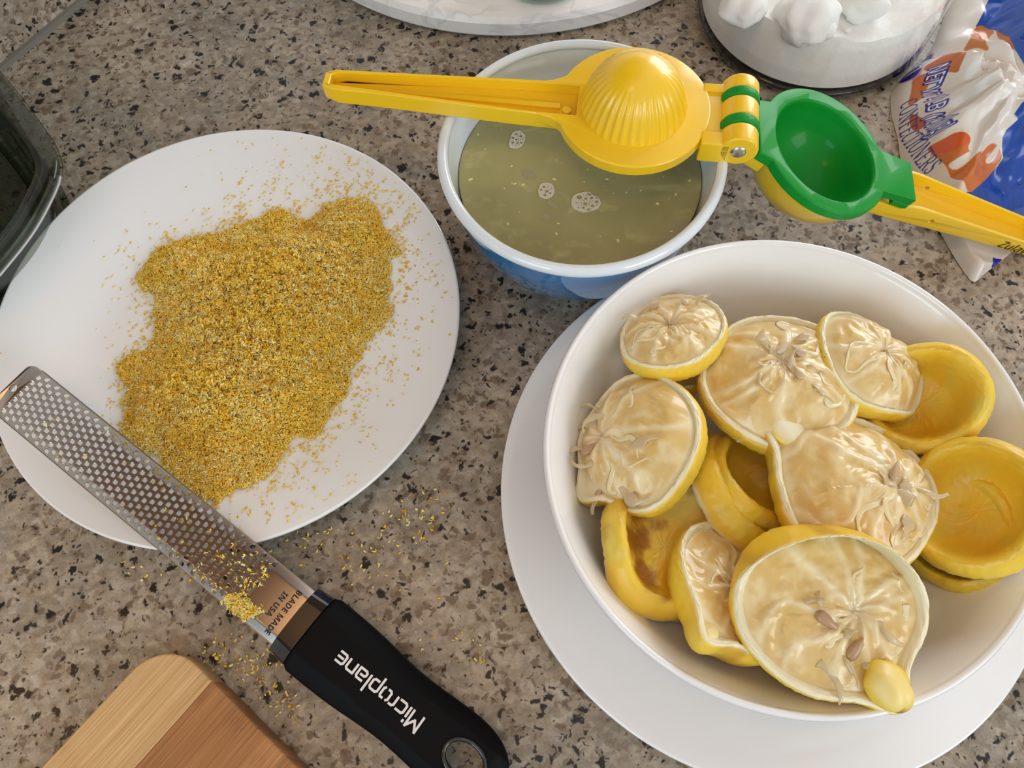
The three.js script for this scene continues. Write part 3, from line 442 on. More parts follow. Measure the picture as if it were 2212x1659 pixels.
  for (const ch of 'Microplane') { for (const line of glyph[ch]) for (let q = 0; q < line.length - 1; q++) strokes.push([pen + line[q][0], line[q][1], pen + line[q + 1][0], line[q + 1][1]]); pen += adv[ch]; }
  const tg = []; for (const [x0, y0, x1, y1] of strokes) {
    const len = Math.hypot(x1 - x0, y1 - y0), ux = (x1 - x0) / len, uy = (y1 - y0) / len, e = 0.42, n = 4, hw = 0.72;
    const P = []; for (let q = 0; q <= n; q++) for (const s of [-1, 1]) { const t = lerp(-e, len + e, q / n), gx = (x0 + ux * t - uy * hw * s) * k + tx0, gz = -(y0 + uy * t + ux * hw * s - 4) * k; P.push([gx, hy(gx, gz) + 0.00018, gz]); }
    const g = new THREE.BufferGeometry(), id = []; g.setAttribute('position', new THREE.Float32BufferAttribute(P.flat(), 3)); for (let q = 0; q < n; q++) { const a = q * 2; id.push(a, a + 2, a + 1, a + 1, a + 2, a + 3); } g.setIndex(id); g.computeVertexNormals(); tg.push(g);
  }
  part('grip_lettering', merge(tg), std({ color: srgb(226, 218, 212), roughness: 0.6, side: THREE.DoubleSide }), g0, 'white lettering on the grip');
  globalThis.__grater = { m: new THREE.Matrix4().makeBasis(X, Y, Z).setPosition(E), XC, L, HW, bladeY, drop, X0 };
}

// ---------------------------------------------------------------- bamboo board
{
  const o = at(357, 1371, 0.0165), ux = V(-0.0437, 0, 0.0478).normalize(), uz = V(-ux.z, 0, ux.x).negate();   // along the grain, across towards the right
  if (uz.x < 0) uz.negate();
  const bd = thing('cutting_board', 'bamboo cutting board with a pale and a brown strip and a rounded corner', 'board', V(o.x, 0, o.z));
  const m = new THREE.Matrix4().makeBasis(uz, V(0, 1, 0), uz.clone().cross(V(0, 1, 0)));
  const zdir = uz.clone().cross(V(0, 1, 0)), flip = zdir.dot(ux) > 0 ? 1 : -1;
  bd.quaternion.setFromRotationMatrix(m);
  const bam = (base, dark, seed) => dataTex(512, 1024, (x, y) => { const lane = Math.floor((x + noise2(y * 0.004, 3, seed) * 8) / 46), t = hash2(lane, 1, seed), f = noise2(x * 1.6, y * 0.012, seed + 1), g = noise2(x * 0.45, y * 0.006, seed + 2), k = (t - 0.5) * 0.35 + (f - 0.5) * 0.55 + (g - 0.5) * 0.5, st = f > 0.8 ? (f - 0.8) * 2.2 : 0, node = Math.exp(-((((y + t * 900) % 620 - 300) / 16) ** 2)) * 0.2 * (noise2(x * 0.3, y * 0.1, seed + 5)); return base.map((v, i) => v + k * (base[i] - dark[i]) - (st + node) * (base[i] - dark[i]) * 1.1); });
  const pale = std({ map: bam([206, 166, 114], [160, 112, 64], 300), roughness: 0.55 }), brown = std({ map: bam([168, 116, 70], [108, 66, 34], 320), roughness: 0.55 });
  const Wd = 0.22, Ln = 0.3, R = 0.021, s1 = 0.0325, s2 = 0.155;
  const strip = (x0, x1, r0, r1) => { const p = []; const q = (cx, cz, a0, a1, r) => { for (let k = 0; k <= 10; k++) { const a = lerp(a0, a1, k / 10); p.push([cx + r * Math.cos(a), cz + r * Math.sin(a)]); } };
    if (r0) q(x0 + r0, flip * r0, Math.PI, flip > 0 ? 1.5 * Math.PI : 0.5 * Math.PI, r0); else p.push([x0, 0]);
    if (r1) q(x1 - r1, flip * r1, flip > 0 ? 1.5 * Math.PI : 0.5 * Math.PI, flip > 0 ? 2 * Math.PI : 0, r1); else p.push([x1, 0]);
    p.push([x1, flip * Ln], [x0, flip * Ln]); return p; };
  for (const [x0, x1, r0, r1, mat, lab] of [[0, s1, R, 0, pale, 'pale bamboo strip'], [s1 + 0.00008, s2, 0, 0, brown, 'brown bamboo strip'], [s2 + 0.00008, Wd, 0, R, pale, 'pale bamboo strip']]) {
    const g = slab(strip(x0, x1, r0, r1), [], 0.0005, 0.0165, 0.0009); graniteUv(g, (x, y, z) => x / 0.12 + y * 3, (x, y, z) => z / 0.24); part('plank', g, mat, bd, lab);
  }
}

// ---------------------------------------------------------------- marble board with a little jar of pink salt
{
  const veins = dataTex(1024, 1024, (x, y) => { const w = fbm(x * 0.006, y * 0.006, 401, 5), v = Math.abs(fbm(x * 0.008 + w * 3, y * 0.014 + w * 2, 410, 5) - 0.5), l = smooth(0.06, 0, v) * 20 * smooth(0.35, 0.6, w), f = (fbm(x * 0.02, y * 0.02, 420, 4) - 0.5) * 20; return [248 - l + f * 0.7, 244 - l + f * 0.7, 240 - l * 0.9 + f * 0.7]; });
  const g = lathe([[0, 0], [0.187, 0], [0.191, 0.0015], [0.193, 0.004], [0.193, 0.013], [0.1905, 0.0165], [0.187, 0.0172], [0, 0.0172]], 180); graniteUv(g, (x, y, z) => x / 0.4 + 0.5 + y, (x, y, z) => z / 0.4 + 0.5 - y * 2);
  single('marble_board', toCreasedNormals(g, 0.5), phy({ map: veins, roughness: 0.3 }), 'round white marble board with faint grey veins', 'board').position.set(0.0245, 0, -0.6056);
  const j = thing('salt_jar', 'small glass jar of pale pink salt on the marble board', 'jar', V(0.037, 0.0175, -0.452));
  const glass = phy({ color: srgb(236, 242, 238), transmission: 1, roughness: 0.03, thickness: 0, ior: 1.45 });
  part('glass', lathe([[0, 0], [0.027, 0], [0.0305, 0.0015], [0.0325, 0.006], [0.033, 0.05], [0.0312, 0.05], [0.0306, 0.007], [0.027, 0.0028], [0, 0.0025]], 72), glass, j);
  part('pink_salt', toCreasedNormals(grid(60, 24, (u, v) => { const a = u * Math.PI * 2, prof = v < 0.5 ? [0.0264 * (v / 0.5) + (v > 0.45 ? 0.003 : 0), 0.0031 + (v > 0.45 ? 0.0035 : 0)] : [0.0298 * (1 - (v - 0.5) / 0.5), 0.03 + 0.004 * noise2(Math.cos(a) * 4 * (1 - v) + 9, Math.sin(a) * 4 * (1 - v) + 9, 5)]; return { x: prof[0] * Math.cos(a), y: prof[1], z: -prof[0] * Math.sin(a) }; }, { wrapU: true }), 0.7), std({ color: srgb(226, 196, 186), roughness: 0.85 }), j, 'pale pink salt');
}

// ---------------------------------------------------------------- glass jar of sugar
{
  const JX = 0.2168, JZ = -0.4195, R = 0.0772;
  const jar = thing('storage_jar', 'large clear glass jar half filled with white sugar and powdery lumps', 'jar', V(JX, 0, JZ));
  const pane = phy({ color: srgb(254, 255, 254), transmission: 1, roughness: 0.02, thickness: 0, ior: 1.45 });
  part('glass', lathe([[0, 0.0008], [0.06, 0.0008], [0.066, 0.0], [R - 0.004, 0.001], [R - 0.001, 0.004], [R, 0.009], [R, 0.19], [R - 0.0015, 0.192], [R - 0.003, 0.19]], 120), pane, jar);
  part('glass_base', lathe([[0, 0.0012], [0.062, 0.0012], [R - 0.0042, 0.0016], [R - 0.0016, 0.0046], [R - 0.0022, 0.0068], [R - 0.006, 0.0078], [0, 0.0078]], 96), phy({ color: srgb(206, 220, 214), transmission: 1, roughness: 0.02, thickness: 0.01, ior: 1.5, attenuationColor: srgb(120, 160, 140), attenuationDistance: 0.03 }), jar, 'thick glass bottom');
  const sug = thing('sugar', 'fine white sugar filling the glass jar', 'sugar', V(JX, 0, JZ)); const IR = R - 0.0028;
  const grain = dataTex(512, 512, (x, y) => { const n = hash2(x, y, 9) * 14 + fbm(x * 0.06, y * 0.06, 510, 4) * 16; return [236 + n * 0.6, 234 + n * 0.6, 230 + n * 0.6]; });
  const topY = (x, z) => 0.0465 + (fbm(x * 55 + 9, z * 55 + 4, 520, 4) - 0.5) * 0.008 + 0.002 * smooth(0.05, 0.075, Math.hypot(x, z)) - 0.05 * (z) * 0.08;
  const gs = grid(140, 60, (u, v) => { const a = u * Math.PI * 2; let r, y; if (v < 0.15) { r = (IR - 0.004) * v / 0.15; y = 0.0082; } else if (v < 0.2) { const t = (v - 0.15) / 0.05; r = IR - 0.004 + 0.004 * Math.sin(t * 1.5708); y = 0.0082 + 0.004 * (1 - Math.cos(t * 1.5708)); } else if (v < 0.4) { r = IR; y = lerp(0.0122, topY(IR * Math.cos(a), -IR * Math.sin(a)), (v - 0.2) / 0.2); } else { r = IR * (1 - (v - 0.4) / 0.6); y = topY(r * Math.cos(a), -r * Math.sin(a)); } const x = r * Math.cos(a), z = -r * Math.sin(a); return { x, y, z, u: x * 12 + y * 9, v: z * 12 - y * 7 }; }, { wrapU: true, uv: true });
  part('sugar_fill', toCreasedNormals(gs, 0.8), std({ map: grain, roughness: 0.9, bumpMap: grain, bumpScale: 0.0006 }), sug);
  const lump = (px, py, h, r, sx, sy, sz, seed) => {
    const p = at(px, py, h); let g = new THREE.IcosahedronGeometry(1, 5); const q = g.attributes.position;
    for (let i = 0; i < q.count; i++) { const v = V(q.getX(i), q.getY(i), q.getZ(i)), n = 0.62 + 0.55 * fbm(v.x * 1.5 + 5 + v.z, v.y * 1.5 + v.z * 0.9 + 5, seed, 4) + 0.05 * noise2(v.x * 5 + v.y * 3 + 20, v.z * 5 + 20, seed + 3); v.multiplyScalar(n); q.setXYZ(i, v.x * r * sx, v.y * r * sy, v.z * r * sz); }
    g = mergeVertices(g.deleteAttribute('normal').deleteAttribute('uv')); g.computeVertexNormals();
    const m = part('sugar_lump', g, lumpMat, sug); m.position.set(p.x - JX, h, p.z - JZ); };
  const lumpMat = std({ color: srgb(240, 238, 234), roughness: 0.95 });
  lump(1745, 40, 0.051, 0.016, 1.25, 0.9, 1.15, 1); lump(1782, 65, 0.05, 0.0062, 1, 1, 1, 2); lump(1870, 12, 0.053, 0.0115, 1.3, 0.9, 1, 3); lump(1605, 14, 0.051, 0.0125, 1.2, 0.8, 1, 4); lump(1738, 86, 0.048, 0.0028, 1.2, 0.7, 1, 5); lump(1832, 64, 0.0485, 0.002, 1, 0.8, 1, 6); lump(1700, 30, 0.05, 0.009, 1, 0.8, 1.2, 7);
}

// ---------------------------------------------------------------- glass baking dish at the left edge
{
  const d = thing('baking_dish', 'clear glass baking dish with rounded corners and a thick rim', 'dish', V(-0.007, 0, 0.001));
  const rimLine = new THREE.CatmullRomCurve3([[-90, 15], [0, 118], [60, 188], [112, 258], [142, 303], [154, 338], [152, 372], [138, 408], [98, 482], [45, 552], [-10, 612], [-120, 690], [-330, 640], [-420, 420], [-330, 120], [-180, -20]].map(([x, y]) => at(x, y, 0.05)), true, 'centripetal');
  const outline = (inset, y) => { const n = 120, p = rimLine.getSpacedPoints(n).slice(0, n), m = p.map((q, i) => { const t = p[(i + 1) % n].clone().sub(p[(i + n - 1) % n]).normalize(); return V(-t.z, 0, t.x).multiplyScalar(inset); }); const c = V(0, 0, 0); p.forEach((q) => c.addScaledVector(q, 1 / n)); const sgn = m[0].dot(c.clone().sub(p[0])) > 0 ? 1 : -1; const f = inset > 0.05 ? 1 : 0; return p.map((q, i) => (f ? q.clone().lerp(c, inset * 4) : q.clone().addScaledVector(m[i], sgn)).setY(y)); };
  const rings = [[0.03, 0.0], [0.024, 0.0015], [0.02, 0.006], [0.012, 0.035], [0.009, 0.0435], [0.0, 0.0455], [-0.0012, 0.0485], [0.001, 0.0512], [0.006, 0.052], [0.0125, 0.0505], [0.0145, 0.046], [0.0185, 0.034], [0.025, 0.01], [0.032, 0.006], [0.06, 0.0055], [0.12, 0.0055]].map(([i, y]) => outline(i, y));
  const n = rings[0].length, pos = [], id = []; for (const r of rings) for (const p of r) pos.push(p.x, p.y, p.z);
  for (let j = 0; j < rings.length - 1; j++) for (let i = 0; i < n; i++) { const a = j * n + i, b = j * n + (i + 1) % n; id.push(a, b, a + n, b, b + n, a + n); }
  const mid = (r, y) => { const s = V(0, 0, 0); r.forEach((p) => s.add(p)); s.multiplyScalar(1 / n); pos.push(s.x, y, s.z); return pos.length / 3 - 1; };
  const b0 = mid(rings[0], 0.0), t0 = mid(rings[rings.length - 1], 0.0055), o = (rings.length - 1) * n;
  for (let i = 0; i < n; i++) { id.push(b0, (i + 1) % n, i); id.push(t0, o + i, o + (i + 1) % n); }
  const g = new THREE.BufferGeometry(); g.setAttribute('position', new THREE.Float32BufferAttribute(pos, 3)); g.setIndex(id); g.computeVertexNormals();
  part('glass', g, phy({ color: srgb(196, 204, 196), transmission: 1, roughness: 0.03, thickness: 0, ior: 1.4 }), d);
}

// ---------------------------------------------------------------- bag of powdered sugar
{
  const edge = [[2062, -60], [2046, 20], [2030, 70], [2004, 118], [1962, 152], [1932, 190], [1930, 235], [1944, 290], [1952, 340], [1975, 385], [2005, 440], [2040, 500], [2072, 555], [2110, 603], [2130, 588], [2178, 550], [2240, 500], [2330, 450], [2440, 380], [2500, 220], [2450, 40], [2350, -110], [2200, -140], [2110, -120]].map(([x, y]) => at(x, y, 0.004));
  const curve = new THREE.CatmullRomCurve3(edge, true, 'centripetal'), NB = 260, rim = curve.getSpacedPoints(NB).slice(0, NB), cen = at(2190, 215, 0.02).setY(0);
  const pin = at(2205, 203, 0.03);
  const rad = Array.from({ length: 720 }, () => 0); rim.forEach((p, k) => { const q = rim[(k + 1) % NB]; for (let t = 0; t < 20; t++) { const x = lerp(p.x, q.x, t / 20) - cen.x, z = lerp(p.z, q.z, t / 20) - cen.z; rad[Math.floor((Math.atan2(z, x) / (2 * Math.PI) + 1) * 720) % 720] = Math.hypot(x, z); } }); for (let k = 0; k < 720; k++) if (!rad[k]) rad[k] = rad[(k + 719) % 720];
  const sOf = (x, z) => clamp(Math.hypot(x - cen.x, z - cen.z) / rad[Math.floor((Math.atan2(z - cen.z, x - cen.x) / (2 * Math.PI) + 1) * 720) % 720]);
  const gx = V(0.9222, -0.36, 0.139).normalize();                                       // the squeezer's lower grip lies across the bag and presses it down
  const hgt = (x, z, s) => {
    const dx = x - pin.x, dz = z - pin.z, r = Math.hypot(dx, dz), ph = Math.atan2(dz, dx);
    const base = 0.04 * Math.pow(Math.max(0, 1 - Math.pow(s, 2.6)), 0.8) * (1 - 0.3 * smooth(0.02, 0.0, r));
    const fold = (Math.abs(((ph * 1.75 + 0.4 * noise2(x * 40, z * 40, 5)) % 1 + 1) % 1 - 0.5) * 2 - 0.5) * 0.014 * smooth(0.004, 0.03, r) * smooth(0.13, 0.05, r);
    const cr = (Math.abs(fbm(x * 20 + 3, z * 20 + 8, 610, 3) - 0.5) - 0.12) * 0.05 + (Math.abs(fbm(x * 60 + 3, z * 60 + 8, 620, 2) - 0.5) - 0.12) * 0.01;
    const t = ((x - HINGE.x) * gx.x + (z - HINGE.z) * gx.z) / (gx.x ** 2 + gx.z ** 2), off = Math.abs((x - HINGE.x) * gx.z - (z - HINGE.z) * gx.x) / Math.hypot(gx.x, gx.z), cap = HINGE.y + gx.y * t - 0.024 + Math.max(0, off - 0.012) * (0.55 + (fbm(x * 45, z * 45, 640, 3) - 0.5) * 1.1);
    return Math.max(0.0008, Math.min(base + (fold + cr) * (1 - s ** 4), Math.max(0.0008, cap)));
  };
  const X0 = 0.2, Z0 = -0.56, SX = 0.34, SZ = 0.4;
  const bag = thing('sugar_bag', 'crumpled blue and white plastic bag of confectioners sugar with doughnut picture', 'bag', V(0, 0, 0));
  const g = grid(NB, 90, (u, v) => { const k = Math.round(u * NB) % NB, s = Math.pow(1 - v, 0.9), p = rim[k], x = lerp(cen.x, p.x, s), z = lerp(cen.z, p.z, s); return { x, y: v === 0 ? 0.0006 : hgt(x, z, s), z, u: (x - X0) / SX, v: 1 - (z - Z0) / SZ }; }, { wrapU: true, uv: true });
  const under = grid(NB, 2, (u, v) => { const k = Math.round(u * NB) % NB, s = v, p = rim[k]; return { x: lerp(cen.x, p.x, s), y: 0.0006, z: lerp(cen.z, p.z, s), u: 0.02, v: 0.02 }; }, { wrapU: true, uv: true });
  const CW = 1240, CH = 1460, cv = document.createElement('canvas'); cv.width = CW; cv.height = CH; const ctx = cv.getContext('2d');
  const P = (px, py) => { let h = 0.03, p; for (let k = 0; k < 24; k++) { p = at(px, py, h); h = lerp(h, hgt(p.x, p.z, sOf(p.x, p.z)), 0.4); } return [(p.x - X0) / SX * CW, (p.z - Z0) / SZ * CH]; };
  const poly = (pts, fill) => { ctx.beginPath(); pts.forEach(([x, y], i) => { const q = P(x, y); i ? ctx.lineTo(...q) : ctx.moveTo(...q); }); ctx.closePath(); ctx.fillStyle = fill; ctx.fill(); };
  const soft = (pts, fill) => { ctx.beginPath(); const q = pts.map(([x, y]) => P(x, y)), n = q.length, m = (a, b) => [(a[0] + b[0]) / 2, (a[1] + b[1]) / 2]; ctx.moveTo(...m(q[n - 1], q[0])); for (let i = 0; i < n; i++) ctx.quadraticCurveTo(...q[i], ...m(q[i], q[(i + 1) % n])); ctx.closePath(); ctx.fillStyle = fill; ctx.fill(); };
  ctx.fillStyle = 'rgb(228,221,212)'; ctx.fillRect(0, 0, CW, CH);
  poly([[2144, -20], [2125, 25], [2107, 59], [2125, 58], [2150, 66], [2175, 82], [2193, 109], [2212, 139], [2300, 200], [2400, 0], [2330, -120], [2200, -130]], 'rgb(0,70,170)');
  poly([[2207, 223], [2191, 246], [2199, 258], [2173, 281], [2166, 297], [2168, 340], [2156, 358], [2100, 414], [2087, 414], [2097, 427], [2130, 445], [2160, 480], [2230, 500], [2330, 450], [2420, 320], [2330, 200]], 'rgb(0,70,170)');
  soft([[2105, 56], [2128, 56], [2153, 68], [2136, 80], [2121, 89], [2138, 108], [2128, 110], [2107, 102], [2078, 113], [2092, 90]], 'rgb(198,118,52)');        // printed doughnuts; their icing is left unprinted white film
  soft([[2150, 66], [2158, 67], [2180, 84], [2195, 110], [2179, 102], [2164, 88]], 'rgb(190,104,52)');
  soft([[1992, 154], [2000, 141], [2031, 126], [2070, 119], [2073, 141], [2071, 159], [2043, 154], [2015, 156]], 'rgb(196,108,56)');
  soft([[1966, 172], [2014, 158], [2011, 176], [1997, 201], [1990, 215], [1957, 235], [1970, 197]], 'rgb(200,108,50)');
  soft([[1959, 245], [1988, 253], [2007, 266], [1975, 290]], 'rgb(188,86,38)');
  soft([[1996, 322], [2033, 304], [2064, 286], [2086, 285], [2099, 301], [2090, 318], [2098, 330], [2130, 318], [2150, 304], [2166, 330], [2158, 358], [2112, 406], [2091, 418], [2066, 390], [2048, 366], [2023, 340]], 'rgb(208,114,48)');
  soft([[1996, 322], [2033, 304], [2064, 286], [2086, 285], [2099, 301], [2084, 316], [2050, 330], [2020, 332]], 'rgb(216,92,34)');
  soft([[2140, 296], [2112, 315], [2073, 340], [2050, 352], [2048, 362], [2060, 368], [2078, 362], [2104, 338], [2140, 312]], 'rgb(228,221,212)');
  soft([[2164, 300], [2146, 325], [2128, 345], [2130, 354], [2142, 352], [2158, 330]], 'rgb(228,221,212)');
  poly([[2145, 556], [2164, 560], [2158, 580], [2140, 577]], 'rgb(12,26,170)');
  soft([[1936, 186], [1953, 162], [1959, 136], [1982, 115], [2000, 102], [2020, 104], [2032, 124], [2002, 131], [1992, 141], [1988, 166], [1961, 178]], 'rgb(208,134,176)');   // the round brand mark and the writing
  soft([[1937, 184], [1951, 164], [1960, 138], [1982, 118], [1999, 108], [2016, 109], [2027, 124], [2002, 128], [1988, 139], [1984, 163], [1961, 175]], 'rgb(22,28,130)');
  const write = (str, path, size, face, fill, line) => {                                    // letters one by one along a path of photo points
    const q = path.map(([x, y]) => V(...P(x, y), 0)), c = new THREE.CatmullRomCurve3(q), n = str.length; ctx.font = `${size}px ${face}`; ctx.textAlign = 'center';
    const w = [...str].map((ch) => ctx.measureText(ch).width + size * 0.02), sum = w.reduce((a, b) => a + b, 0), k = c.getLength() / sum; let run = 0;
    for (let i = 0; i < n; i++) { const t = (run + w[i] / 2) / sum, p = c.getPointAt(clamp(t)), d = c.getTangentAt(clamp(t)); run += w[i]; ctx.save(); ctx.translate(p.x, p.y); ctx.rotate(Math.atan2(d.y, d.x)); ctx.scale(k, 1); if (line) { ctx.lineWidth = size * 0.2; ctx.lineJoin = 'round'; ctx.strokeStyle = line; ctx.strokeText(str[i], 0, 0); } ctx.fillStyle = fill; ctx.fillText(str[i], 0, 0); ctx.restore(); }
  };
  write('NET WT 4 LB (1.81kg)', [[2008, 148], [1993, 195], [2003, 240], [2000, 262], [2012, 296]], 40, 'bold sans-serif', 'rgb(246,244,248)', 'rgb(28,32,130)');
  write('C&H', [[2006, 112], [1982, 128], [1952, 172]], 46, 'bold sans-serif', 'rgb(228,226,240)');
  write('CONFECTIONERS', [[1946, 225], [1943, 262], [1950, 308], [1975, 348], [2002, 378]], 34, 'serif', 'rgb(30,36,130)');
  const tex = new THREE.CanvasTexture(cv); tex.colorSpace = THREE.SRGBColorSpace;
  part('film', mergeGeometries([g, under]), phy({ map: tex, roughness: 0.34, clearcoat: 0.4, clearcoatRoughness: 0.12, side: THREE.DoubleSide }), bag, 'printed glossy plastic');
  const clear = [[2068, 520], [2072, 560], [2090, 598], [2122, 602], [2100, 570], [2084, 540]].map(([x, y]) => at(x, y, 0.001));
  part('clear_seal', slab(clear.map((p) => [p.x, p.z]), [], 0.0006, 0.0011, 0.0001, 1), phy({ color: srgb(228, 226, 222), transmission: 0.75, roughness: 0.12, thickness: 0 }), bag, 'clear plastic seal strip');
}

// ---------------------------------------------------------------- squeezed lemon halves
const rindMat = phy({ vertexColors: true, roughness: 0.46, clearcoat: 0.25, clearcoatRoughness: 0.3 });
const pulpMat = phy({ vertexColors: true, roughness: 0.38, clearcoat: 0.6, clearcoatRoughness: 0.14, specularIntensity: 0.8 });
const membraneMat = phy({ color: srgb(236, 222, 184), roughness: 0.3, transmission: 0.5, thickness: 0, clearcoat: 0.6, clearcoatRoughness: 0.1 });
const skinMat = phy({ color: srgb(236, 218, 172), roughness: 0.36, clearcoat: 0.6, clearcoatRoughness: 0.14 });
const seedMats = [srgb(178, 142, 104), srgb(196, 168, 132), srgb(214, 194, 160)].map((c) => phy({ color: c, roughness: 0.4, clearcoat: 0.4 }));
const yellow = srgb(242, 208, 70), yellow2 = srgb(238, 190, 40), pith = srgb(242, 234, 198), green = srgb(214, 204, 96), flesh = srgb(218, 184, 112), flesh2 = srgb(227, 200, 140), fleshPale = srgb(240, 225, 184), bruise = srgb(158, 98, 26);
const mixc = (a, b, t) => a.clone().lerp(b, clamp(t));
function seedGeo() { return grid(14, 12, (u, v) => { const a = u * Math.PI * 2, t = v, r = 0.0021 * Math.pow(Math.sin(Math.PI * Math.pow(t, 0.62)), 0.9) + 0.00001; return { x: (t - 0.45) * 0.0092, y: r * 0.72 * Math.sin(a), z: r * Math.cos(a) }; }, { wrapU: true }); }
const SEED = seedGeo();
function lemonHalf(label, o) {
  const R2 = rng(o.seed), R = o.R, st = o.stretch || 1, N = 120;
  const t = thing('lemon_half', label, 'lemon', at(o.px, o.py, o.h), 'squeezed lemon halves in the bowl');
  const az = o.az * Math.PI / 180, ti = o.tilt * Math.PI / 180, n = V(Math.sin(ti) * Math.cos(az), Math.cos(ti), -Math.sin(ti) * Math.sin(az));
  t.quaternion.setFromUnitVectors(V(0, 1, 0), n).multiply(new THREE.Quaternion().setFromAxisAngle(V(0, 1, 0), (o.spin || 0) * Math.PI / 180));
  const wob = (a) => 1 + (noise2(Math.cos(a) * 1.3 + 7, Math.sin(a) * 1.3 + 7, o.seed) - 0.5) * (o.wob ?? 0.14);
  const lift = (a) => (noise2(Math.cos(a) * 1.1 + 3, Math.sin(a) * 1.1 + 3, o.seed + 5) - 0.5) * R * (o.wave ?? 0.28);
  const nubA = (o.nub ?? 0) * Math.PI / 180, nubW = (a) => { if (o.nub === undefined) return 0; let d = Math.atan2(Math.sin(a - nubA), Math.cos(a - nubA)); return Math.exp(-((d / 0.24) ** 2)); };
  const bump = (a, k) => (noise2(Math.cos(a) * k * 16 + 40, Math.sin(a) * k * 16 + 40 + k * 9, o.seed + 9) - 0.5) * 0.0006 + (noise2(Math.cos(a) * k * 44 + 90, Math.sin(a) * k * 44 + 90 + k * 20, o.seed + 19) - 0.5) * 0.0003;
  // profile points: [radius/R, height in R, colour 0 yellow .. 1 pith .. 2 flesh]
  const prof = o.up === 'rind'
    ? [[0, -o.depth, 0], [0.28, -o.depth * 0.95, 0], [0.48, -o.depth * 0.8, 0], [0.61, -o.depth * 0.52, 0], [0.69, -o.depth * 0.2, 0], [0.755, 0.03, 0], [0.825, 0.105, 0], [0.9, 0.085, 0], [0.965, -0.01, 0], [1.0, -0.14, 0], [0.995, -0.26, 0.15], [0.965, -0.34, 0.9], [0.92, -0.38, 1.1], [0.84, -0.28 - o.depth * 0.3, 2], [0.6, -0.2 - o.depth * 0.75, 2], [0.3, -0.16 - o.depth, 2], [0, -0.16 - o.depth, 2]]
    : [[0.85, -0.06, 1.6], [0.9, 0.02, 1.05], [0.932, 0.055, 1], [0.963, 0.05, 0.85], [0.987, 0.015, 0.3], [1.0, -0.04, 0], [0.995, -0.14, 0], [0.95, -0.28, 0], [0.82, -(o.depth ?? 0.5) * 0.86, 0], [0.55, -(o.depth ?? 0.5), 0], [0, -(o.depth ?? 0.5) - 0.04, 0]];
  const cv = new THREE.CatmullRomCurve3(prof.map((p) => V(...p)), false, 'centripetal'), M = o.up === 'rind' ? 72 : 46;
  const rr = (o.roll || 0), rollA = (o.rollAt || 0) * Math.PI / 180;
  const rind = grid(N, M, (u, v) => {
    const a = u * Math.PI * 2, p = cv.getPoint(v), w = wob(a), nb = nubW(a), k = Math.abs(p.x), edge = smooth(0.3, 1, k);
    // on one side the rind can stand up and curl over the flesh
    const curl = rr * smooth(0.1, 0.9, Math.cos(a - rollA)) * smooth(0.8, 1, k) * smooth(-0.2, 0.03, p.y);
    const r = R * k * w * (1 + nb * 0.3 * smooth(0.7, 1, k)) - curl * R * 0.16 + bump(a, k + v) * edge, y = R * p.y + lift(a) * k * k + nb * R * -0.04 + curl * R * 0.42 + bump(a, k * 1.3 + v);
    const b = smooth(0.56, 0.74, fbm(Math.cos(a) * k * 2.4 + 4, Math.sin(a) * k * 2.4 + 4, o.seed + 30, 4)) * (o.bruise ?? 0.35), gq = noise2(Math.cos(a) * k * 3 + 8, Math.sin(a) * k * 3 + 8, o.seed + 40);
    let c = mixc(mixc(yellow, yellow2, gq * 1.2 - 0.2), green, smooth(0.6, 0.9, noise2(Math.cos(a) * k * 4 + 2, Math.sin(a) * k * 4, o.seed + 50)) * 0.4); c = mixc(c, bruise, b * (p.z < 0.5 ? 1 : 0) * (1 - nb * 0.4));
    if (p.z > 0) c = p.z < 1 ? mixc(c, pith, smooth(0.05, 0.75, p.z + (gq - 0.5) * 0.3)) : mixc(pith, flesh2, p.z - 1);
    return { x: r * Math.cos(a) * st, y, z: -r * Math.sin(a), c };
  }, { wrapU: true, color: true });
  part('rind', rind, rindMat, t, o.up === 'rind' ? 'zested yellow outside pressed inwards' : undefined);
  if (o.nub !== undefined && o.nubSize) {
    const g = new THREE.IcosahedronGeometry(1, 4), q = g.attributes.position, col = []; const s = o.nubSize;
    for (let i = 0; i < q.count; i++) { const v = V(q.getX(i), q.getY(i), q.getZ(i)), k = 0.88 + 0.25 * noise2(v.x * 2 + 5, v.y * 2 + v.z * 2 + 5, o.seed); const tip = smooth(0.86, 0.97, v.x + (noise2(v.y * 5 + 9, v.z * 5 + 9, 3) - 0.5) * 0.12); q.setXYZ(i, v.x * k * s * 1.15, v.y * k * s * 0.75, v.z * k * s * 0.9); const c = mixc(mixc(yellow, pith, smooth(0.25, 0.8, v.y) * (o.nubPith ?? 0.5)), bruise, tip * 0.8); col.push(c.r, c.g, c.b); }
    g.setAttribute('color', new THREE.Float32BufferAttribute(col, 3)); g.deleteAttribute('normal'); g.deleteAttribute('uv'); const w = mergeVertices(g); w.computeVertexNormals();
    const m = part('stem_end', w, rindMat, t, 'knobbly end of the lemon'); m.rotation.y = nubA; const rN = R * (1.06 + (o.nubOut ?? 0)); m.position.set(rN * Math.cos(nubA) * st, lift(nubA) - R * 0.04 + (o.nubY ?? 0), -rN * Math.sin(nubA));
  }
  if (o.up === 'rind') {
    if (o.shreds) shreds(t, o, R2, (x, z) => -R * 0.36, R * 0.97, 0.3);
    return t;
  }
  // flesh: a domed mass of emptied segments with raised skins between them
  const off = [(o.ox || 0) * R, (o.oz || 0) * R], seg = o.seg || 9, ph = R2() * 6, segA = Array.from({ length: seg }, (_, k) => (k + (R2() - 0.5) * 0.55) / seg * Math.PI * 2 + ph);
  const skin = (a) => { let m = 9; for (const s of segA) { const d = Math.abs(Math.atan2(Math.sin(a - s), Math.cos(a - s))); if (d < m) m = d; } return m; };
